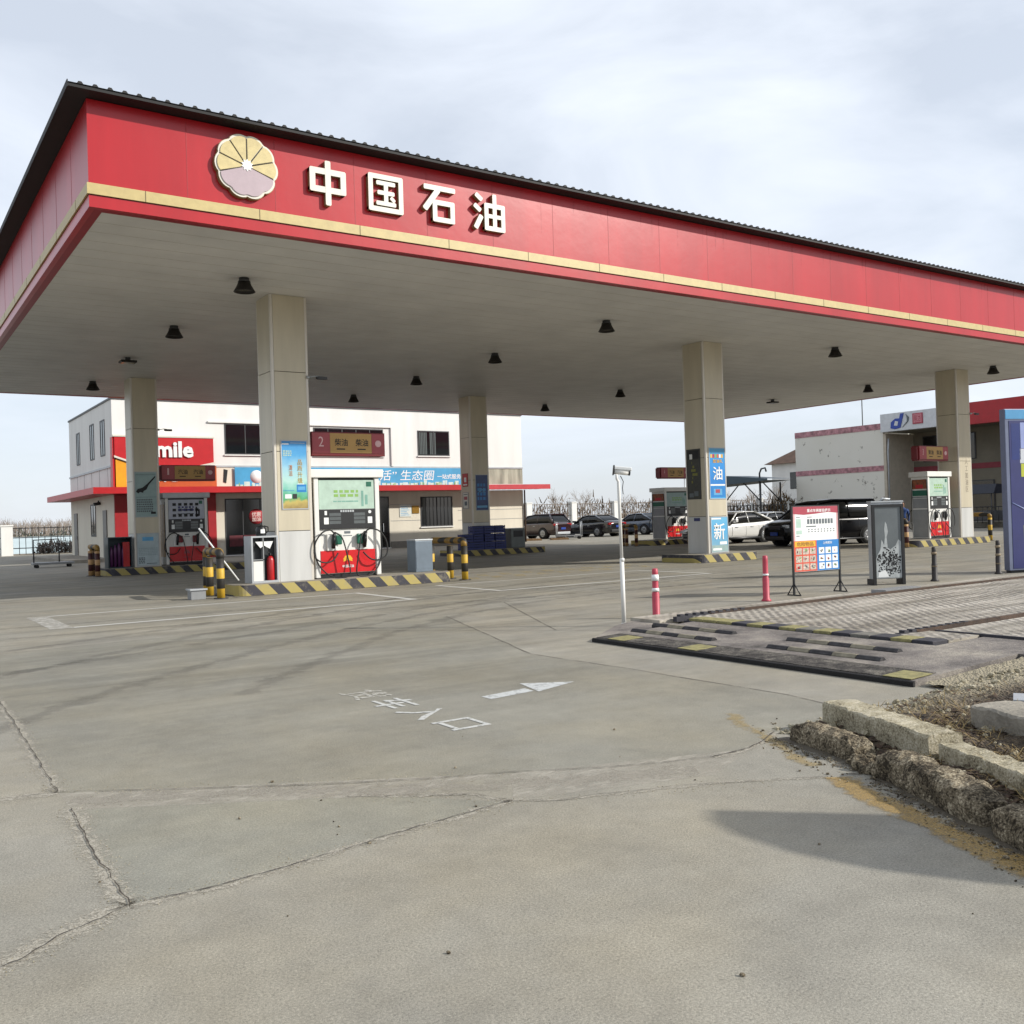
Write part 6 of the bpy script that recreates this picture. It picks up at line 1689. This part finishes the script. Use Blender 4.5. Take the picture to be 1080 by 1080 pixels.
mm_ = N(nt, 'ShaderNodeMix', data_type='RGBA', blend_type='MULTIPLY'); mm_.inputs[0].default_value = .8
mr_ = N(nt, 'ShaderNodeMapRange'); mr_.inputs['From Min'].default_value = .3; mr_.inputs['From Max'].default_value = .65; mr_.inputs['To Min'].default_value = .45; mr_.inputs['To Max'].default_value = 1.1; L(c_.outputs['Fac'], mr_.inputs['Value'])
L(rp_.outputs['Color'], mm_.inputs[6]); L(mr_.outputs['Result'], mm_.inputs[7]); L(mm_.outputs[2], bb_.inputs['Base Color'])
bq = N(nt, 'ShaderNodeBump'); bq.inputs['Strength'].default_value = .8; bq.inputs['Distance'].default_value = .02; L(c_.outputs['Fac'], bq.inputs['Height']); L(bq.outputs['Normal'], bb_.inputs['Normal'])
b = MB(); b.prism([(4.20, .0), (4.20, .05), (DX-.035, .105), (DX-.035, 0)], -12.05, -7.72, 'y'); b.build('ramp', RAMP, wp)
b = MB(); b.prism([(DX-.03, 0), (DX-.03, .105), (6.79, .11), (6.79, 0)], -12.6, -11.2, 'y'); b.build('ramp_extension', RAMP, wp)
b = MB(); b.prism([(4.20, -7.715), (5.88, -7.715), (5.88, -7.3), (5.7, -6.7), (5.2, -6.95)], 0, .055, 'z'); b.build('ramp_side', RAMP, wp)
b = MB(); b.prism([(4.165, 0), (4.165, .04), (4.172, .046), (4.194, .049), (4.194, 0)], -12.06, -7.71, 'y'); b.build('lip', mat('lip_black_steel', '#1b1918', .85, var=.5, scale=14, bump=.6), wp)
DP = rubble_mat('ramp_rubber_mat', '#2f2d2c', '#56524d', '#8a857a', .8)
b = MB(); b.prism([(4.205, .052), (4.205, .058), (4.6, .0705), (4.6, .064)], -12.0, -7.75, 'y'); b.build('front_mat', DP, wp)
b = MB()
b.bm.free()
for y in (-8.25, -9.45, -12.02):
    b = MB(); b.prism([(4.2, .0585), (4.2, .063), (4.52, .073), (4.52, .0685)], y, y+.28, 'y'); b.build('edge_block', YB_, wp)
for i, (x, y0) in enumerate(((4.85, -9.1), (5.35, -8.95), (4.85, -11.3), (5.35, -11.15))):
    for k in range(5):
        b = MB(); b.prism([(x-.05, .06), (x-.05, .078+(x-4.85)*.032), (x-.02, .105+(x-4.85)*.032), (x+.02, .105+(x-4.85)*.032), (x+.05, .078+(x-4.85)*.032), (x+.05, .06)], y0+.28*k+.004, y0+.28*(k+1)-.004, 'y'); b.build('bump_strip', mat('bump_worn_black', '#3b393a', .85, var=.45, scale=16, bump=.5) if k % 2 == 0 else mat('bump_worn_tan', '#837c69', .85, var=.3, scale=12), wp)

# ------------------------------------------------------------------ broken kerb, slabs, dry bed at the right
def rough_block(path, wd, h, seed, amp=.02, zb=-.01, step=.022, taper=True, crown=.0):
    b = MB(); pts = [Vector((*p, 0)) for p in path]
    segs = []
    for a, c in zip(pts, pts[1:]):
        n = max(1, int((c-a).length/step))
        for i in range(n): segs.append(a.lerp(c, i/n))
    segs.append(pts[-1]); rings = []
    prof = [(-.5, 0), (-.53, .3), (-.5, .62), (-.44, .86), (-.3, .97), (-.1, 1.), (.1, 1.), (.3, .97), (.44, .86), (.5, .62), (.53, .3), (.5, 0)]
    if not taper: prof = [(-.5, 0), (-.5, .3), (-.5, .65), (-.49, .93), (-.45, 1.), (-.2, 1.01), (.2, 1.01), (.45, 1.), (.49, .93), (.5, .65), (.5, .3), (.5, 0)]
    NS = len(segs)
    for i, p in enumerate(segs):
        d = (segs[min(i+1, NS-1)] - segs[max(i-1, 0)]).normalized(); n = Vector((d.y, -d.x, 0))
        f = 1.
        if taper:
            e = min(i, NS-1-i)*step; f = min(1., .72 + e*3)
        r = []
        for u, z in prof:
            q = p + n*u*wd*f + Vector((0, 0, zb + z*h*f))
            nz = mnoise.noise_vector(q*9 + Vector((seed*3.1, 0, 0)))*amp + mnoise.noise_vector(q*24 + Vector((seed, 5, 0)))*amp*.7 + mnoise.noise_vector(q*60)*amp*.5
            r.append(q + nz*(.35 if z == 0 else 1))
        rings.append(r)
    b.loft(rings, close=True, caps=True, smooth=False)
    return b
o = rough_block([(1.99, -12.62), (1.95, -12.85), (1.87, -13.1), (1.81, -13.27)], .20, .14, 1, .017).build('kerb_stone', STONE); tag(o, 'short crumbling kerb stone at the tip of the dry bed', 'kerb stone')
o = rough_block([(1.67, -13.52), (1.60, -13.70), (1.46, -13.98), (1.24, -14.4)], .22, .165, 2, .020).build('kerb_stone', STONE); tag(o, 'long rounded crumbling kerb stone with mossy face along the dry bed', 'kerb stone')
o = rough_block([(1.22, -14.45), (1.02, -14.8), (.75, -15.3), (.4, -15.9)], .20, .16, 12, .018).build('kerb_stone', STONE); tag(o, 'kerb stone running out of the picture at the right edge below the bed', 'kerb stone')
o = rough_block([(2.44, -12.60), (2.32, -12.95), (2.16, -13.35), (2.04, -13.66)], .24, .205, 3, .010, taper=False).build('kerb_slab', SLABM); tag(o, 'pale broken concrete slab lying behind the short kerb stone', 'slab')
o = rough_block([(2.02, -13.70), (1.85, -14.1), (1.62, -14.55), (1.35, -15.1), (1.0, -15.8)], .17, .165, 4, .011, taper=False).build('kerb_slab', SLABM); tag(o, 'narrow pale slab set behind the long kerb stone', 'slab')
o = rough_block([(3.05, -13.40), (2.9, -13.9), (2.6, -14.9)], .42, .22, 6, .012, taper=False).build('concrete_block', CONC); tag(o, 'grey concrete block with a dark face at the right edge', 'block')
b = MB(); b.box(-.45, .9, -.03, .25, .08, .10, bev=.004); b.box(-.45, .9, -.03, -.01, .02, .08); o = b.build('steel_plate', LGREY, None, (3.85, -13.6, .03), R(-62)); tag(o, 'thin pale steel plate resting at the edge of the dry bed', 'plate')
kl = [(2.06, -12.5), (1.93, -12.85), (1.83, -13.15), (1.70, -13.5), (1.46, -13.98), (1.24, -14.4), (1.02, -14.8), (.75, -15.3), (.4, -15.9), (0, -16.6)]
def xk(y):
    for a, c in zip(kl, kl[1:]):
        if a[1] >= y >= c[1]: return a[0] + (c[0]-a[0])*(a[1]-y)/(a[1]-c[1])
    return kl[0][0] if y > kl[0][1] else kl[-1][0]
def zbed(x, y):
    if x > 4.2 and y > -12.75:
        t = min(1, max(0, (y+12.75)/.62)); t = t*t*(3-2*t); hr = .03+.052*min(1, (x-4.2)/1.7); v = Vector((x*1.7, y*1.7, 0))
        return (.06+.045*mnoise.noise(v)+.03*mnoise.noise(v*4))*(1-t)*min(1, (-12.0-y)/.35) + hr*t + .012*mnoise.noise(v*13)
    e = min(1, max(0, (x-xk(y))/.25)); e2 = min(1, max(0, (-12.28-y)/.35))
    v = Vector((x*1.7, y*1.7, 0))
    return -.02 + (.075 + .07*mnoise.noise(v) + .03*mnoise.noise(v*4) + .018*mnoise.noise(v*13))*e*e2 + .02*min(e, e2)
b = MB(); grid = {}
ST = .05
for i in range(130):
    for j in range(96):
        x, y = 1.2+i*ST, -16.8+j*ST
        if x > xk(y)+.02 and (y < -12.26 or x > 4.22) and y < -12.06: grid[i, j] = b._v((x, y, zbed(x, y)))
for (i, j) in list(grid):
    q = [grid.get(k) for k in ((i, j), (i+1, j), (i+1, j+1), (i, j+1))]
    if all(q): b.bm.faces.new(q)
SOIL = bpy.data.materials.new('dry_soil_and_rubble'); SOIL.use_nodes = True
nt = SOIL.node_tree; L = nt.links.new; bb_ = nt.nodes['Principled BSDF']; bb_.inputs['Roughness'].default_value = .95
tc_ = N(nt, 'ShaderNodeTexCoord')
a_ = N(nt, 'ShaderNodeTexNoise'); a_.inputs['Scale'].default_value = 3.2; a_.inputs['Detail'].default_value = 9; a_.inputs['Roughness'].default_value = .7; L(tc_.outputs['Object'], a_.inputs['Vector'])
rp_ = N(nt, 'ShaderNodeValToRGB'); e_ = rp_.color_ramp.elements; e_[0].position = .35; e_[0].color = (*hexc('#2d251d'), 1); e_[1].position = .74; e_[1].color = (*hexc('#8a7d66'), 1)
e2 = rp_.color_ramp.elements.new(.5); e2.color = (*hexc('#5b4d3c'), 1)
L(a_.outputs['Fac'], rp_.inputs['Fac'])
c_ = N(nt, 'ShaderNodeTexVoronoi'); c_.inputs['Scale'].default_value = 46; L(tc_.outputs['Object'], c_.inputs['Vector'])
mm_ = N(nt, 'ShaderNodeMix', data_type='RGBA', blend_type='MULTIPLY'); mm_.inputs[0].default_value = .5; L(rp_.outputs['Color'], mm_.inputs[6]); L(c_.outputs['Distance'], mm_.inputs[7])
sp_ = N(nt, 'ShaderNodeSeparateXYZ'); L(tc_.outputs['Object'], sp_.inputs[0])
gm = N(nt, 'ShaderNodeMapRange'); gm.inputs['From Min'].default_value = -12.95; gm.inputs['From Max'].default_value = -12.55; L(sp_.outputs['Y'], gm.inputs['Value'])
m3 = N(nt, 'ShaderNodeMix', data_type='RGBA'); L(gm.outputs['Result'], m3.inputs[0]); L(mm_.outputs[2], m3.inputs[6]); m3.inputs[7].default_value = (*hexc('#988f79'), 1)
L(m3.outputs[2], bb_.inputs['Base Color'])
bq = N(nt, 'ShaderNodeBump'); bq.inputs['Strength'].default_value = 1.; bq.inputs['Distance'].default_value = .03; L(c_.outputs['Distance'], bq.inputs['Height']); L(bq.outputs['Normal'], bb_.inputs['Normal'])
tag(b.build('dirt_bed', SOIL), kind='structure')
STRAW = mat('dry_straw', '#8a764c', .9, var=.4, scale=9); LITT = mat('dead_leaf', '#4b3828', .9, var=.45, scale=9)
rn = random.Random(21)
for nm, m_, n_b, ln, lab in (('dry_grass', STRAW, 4200, .11, 'dry straw coloured grass on the dirt bed'), ('leaf_litter', LITT, 4200, .05, 'dead brown leaves and twigs lying on the dirt bed')):
    b = MB()
    for k in range(n_b):
        y = rn.uniform(-15.5, -12.5); x = xk(y) + .10 + abs(rn.gauss(0, .9))
        if nm == 'dry_grass' and mnoise.noise(Vector((x*2.2, y*2.2, 3))) < -.05: continue
        if nm == 'leaf_litter' and mnoise.noise(Vector((x*2., y*2., 9))) < -.1: continue
        z = zbed(x, y); a = rn.uniform(0, 2*PI); l = ln*rn.uniform(.5, 1.6); up_ = rn.uniform(.1, .9) if nm == 'dry_grass' else rn.uniform(0, .4)
        p = Vector((x, y, z)); d = Vector((math.cos(a), math.sin(a), up_)).normalized(); s_ = Vector((-math.sin(a), math.cos(a), .3*rn.uniform(-1, 1)))*(.0025 if nm == 'dry_grass' else rn.uniform(.004, .016))
        q = p + d*l*.6; e = q + (d+Vector((0, 0, -.5)))*l*.4
        b.quad(p-s_, p+s_, q+s_*.8, q-s_*.8); b.quad(q-s_*.8, q+s_*.8, e+s_*.2, e-s_*.2)
    tag(b.build(nm, m_, recalc=False), lab, kind='stuff')
b = MB()
for k in range(620):
    if k < 330: y = -12.32-abs(rn.gauss(0, .2)); x = rn.uniform(2.0, 6.6)
    else: y = rn.uniform(-15, -12.6); x = xk(y)+.1+abs(rn.gauss(0, .8))
    r = rn.uniform(.006, .026)*(1 if k % 9 else 1.9)
    M = Matrix.Translation((x, y, max(0, zbed(x, y))+r*.25)) @ Matrix.Rotation(rn.random()*6, 4, Vector((rn.random(), rn.random(), 1)).normalized()) @ Matrix.Diagonal((1, .75, .6, 1))
    bmesh.ops.create_icosphere(b.bm, subdivisions=1, radius=r, matrix=M)
tag(b.build('rubble', SLABM), 'crumbled concrete rubble between the kerb and the ramp', kind='stuff')

# dirt and grit washed up along the foot of the kerb
DIRTM = spall('kerb_foot_dirt', '#5d5547', 16, .8, -.06)
ribbon('kerb_dirt', densify([(1.9, -12.55), (1.84, -12.9), (1.72, -13.3), (1.52, -13.65), (1.32, -14.05), (1.08, -14.5), (.85, -14.95), (.5, -15.6)], .1, .02, 40), .30, DIRTM, .0026, .3)
b = MB(); rn = random.Random(55)
for k in range(900):
    y = rn.uniform(-15.3, -12.5); t = abs(rn.gauss(0, .09)); x = xk(y) - .16 - t + (.12 if -13.55 < y < -13.22 else 0)*rn.uniform(0, 2.4)
    r = rn.uniform(.002, .009)*(2.2 if k % 23 == 0 else 1)
    bmesh.ops.create_icosphere(b.bm, subdivisions=1, radius=r, matrix=Matrix.Translation((x, y, r*.4)) @ Matrix.Rotation(rn.random()*6, 4, Vector((rn.random(), rn.random(), 1)).normalized()) @ Matrix.Diagonal((1, .75, .6, 1)))
tag(b.build('grit', STONE), 'dark grit and crumbs along the foot of the broken kerb', kind='stuff')
b = MB()
for k in range(26):
    y = rn.uniform(-13.56, -13.22); x = xk(y) - .10 + rn.uniform(-.06, .12); r = rn.uniform(.02, .05)
    bmesh.ops.create_icosphere(b.bm, subdivisions=2, radius=r, matrix=Matrix.Translation((x, y, r*.5)) @ Matrix.Rotation(rn.random()*6, 4, Vector((rn.random(), rn.random(), 1)).normalized()) @ Matrix.Diagonal((1, .8, .65, 1)))
tag(b.build('rubble', STONE), 'dark lumps filling the gap between the two kerb stones', kind='stuff')

# tall entrance sign just outside the picture on the right; its shadow crosses the concrete
tt = thing('entrance_sign', 'tall entrance sign slab right of the kerb casting the dark shadow on the concrete', 'sign', (4.22, -17.85, 0), R(45))
poly = [(-.475, .12), (.475, .12), (.475, 3.22), (.30, 3.22), (.1, 3.16), (-.12, 3.03), (-.3, 2.85), (-.42, 2.6), (-.475, 2.3)]
b = MB(); b.prism(poly, -.09, .09, 'y'); b.build('slab', mat('totem_red', '#a3121c', .4), tt)
b = MB(); b.box(-.40, .40, -.098, -.091, .6, 2.2); b.build('panel', WPRINT, tt)
b = MB(); b.box(-.6, .6, -.25, .25, 0, .12); b.build('plinth', CONC, tt)
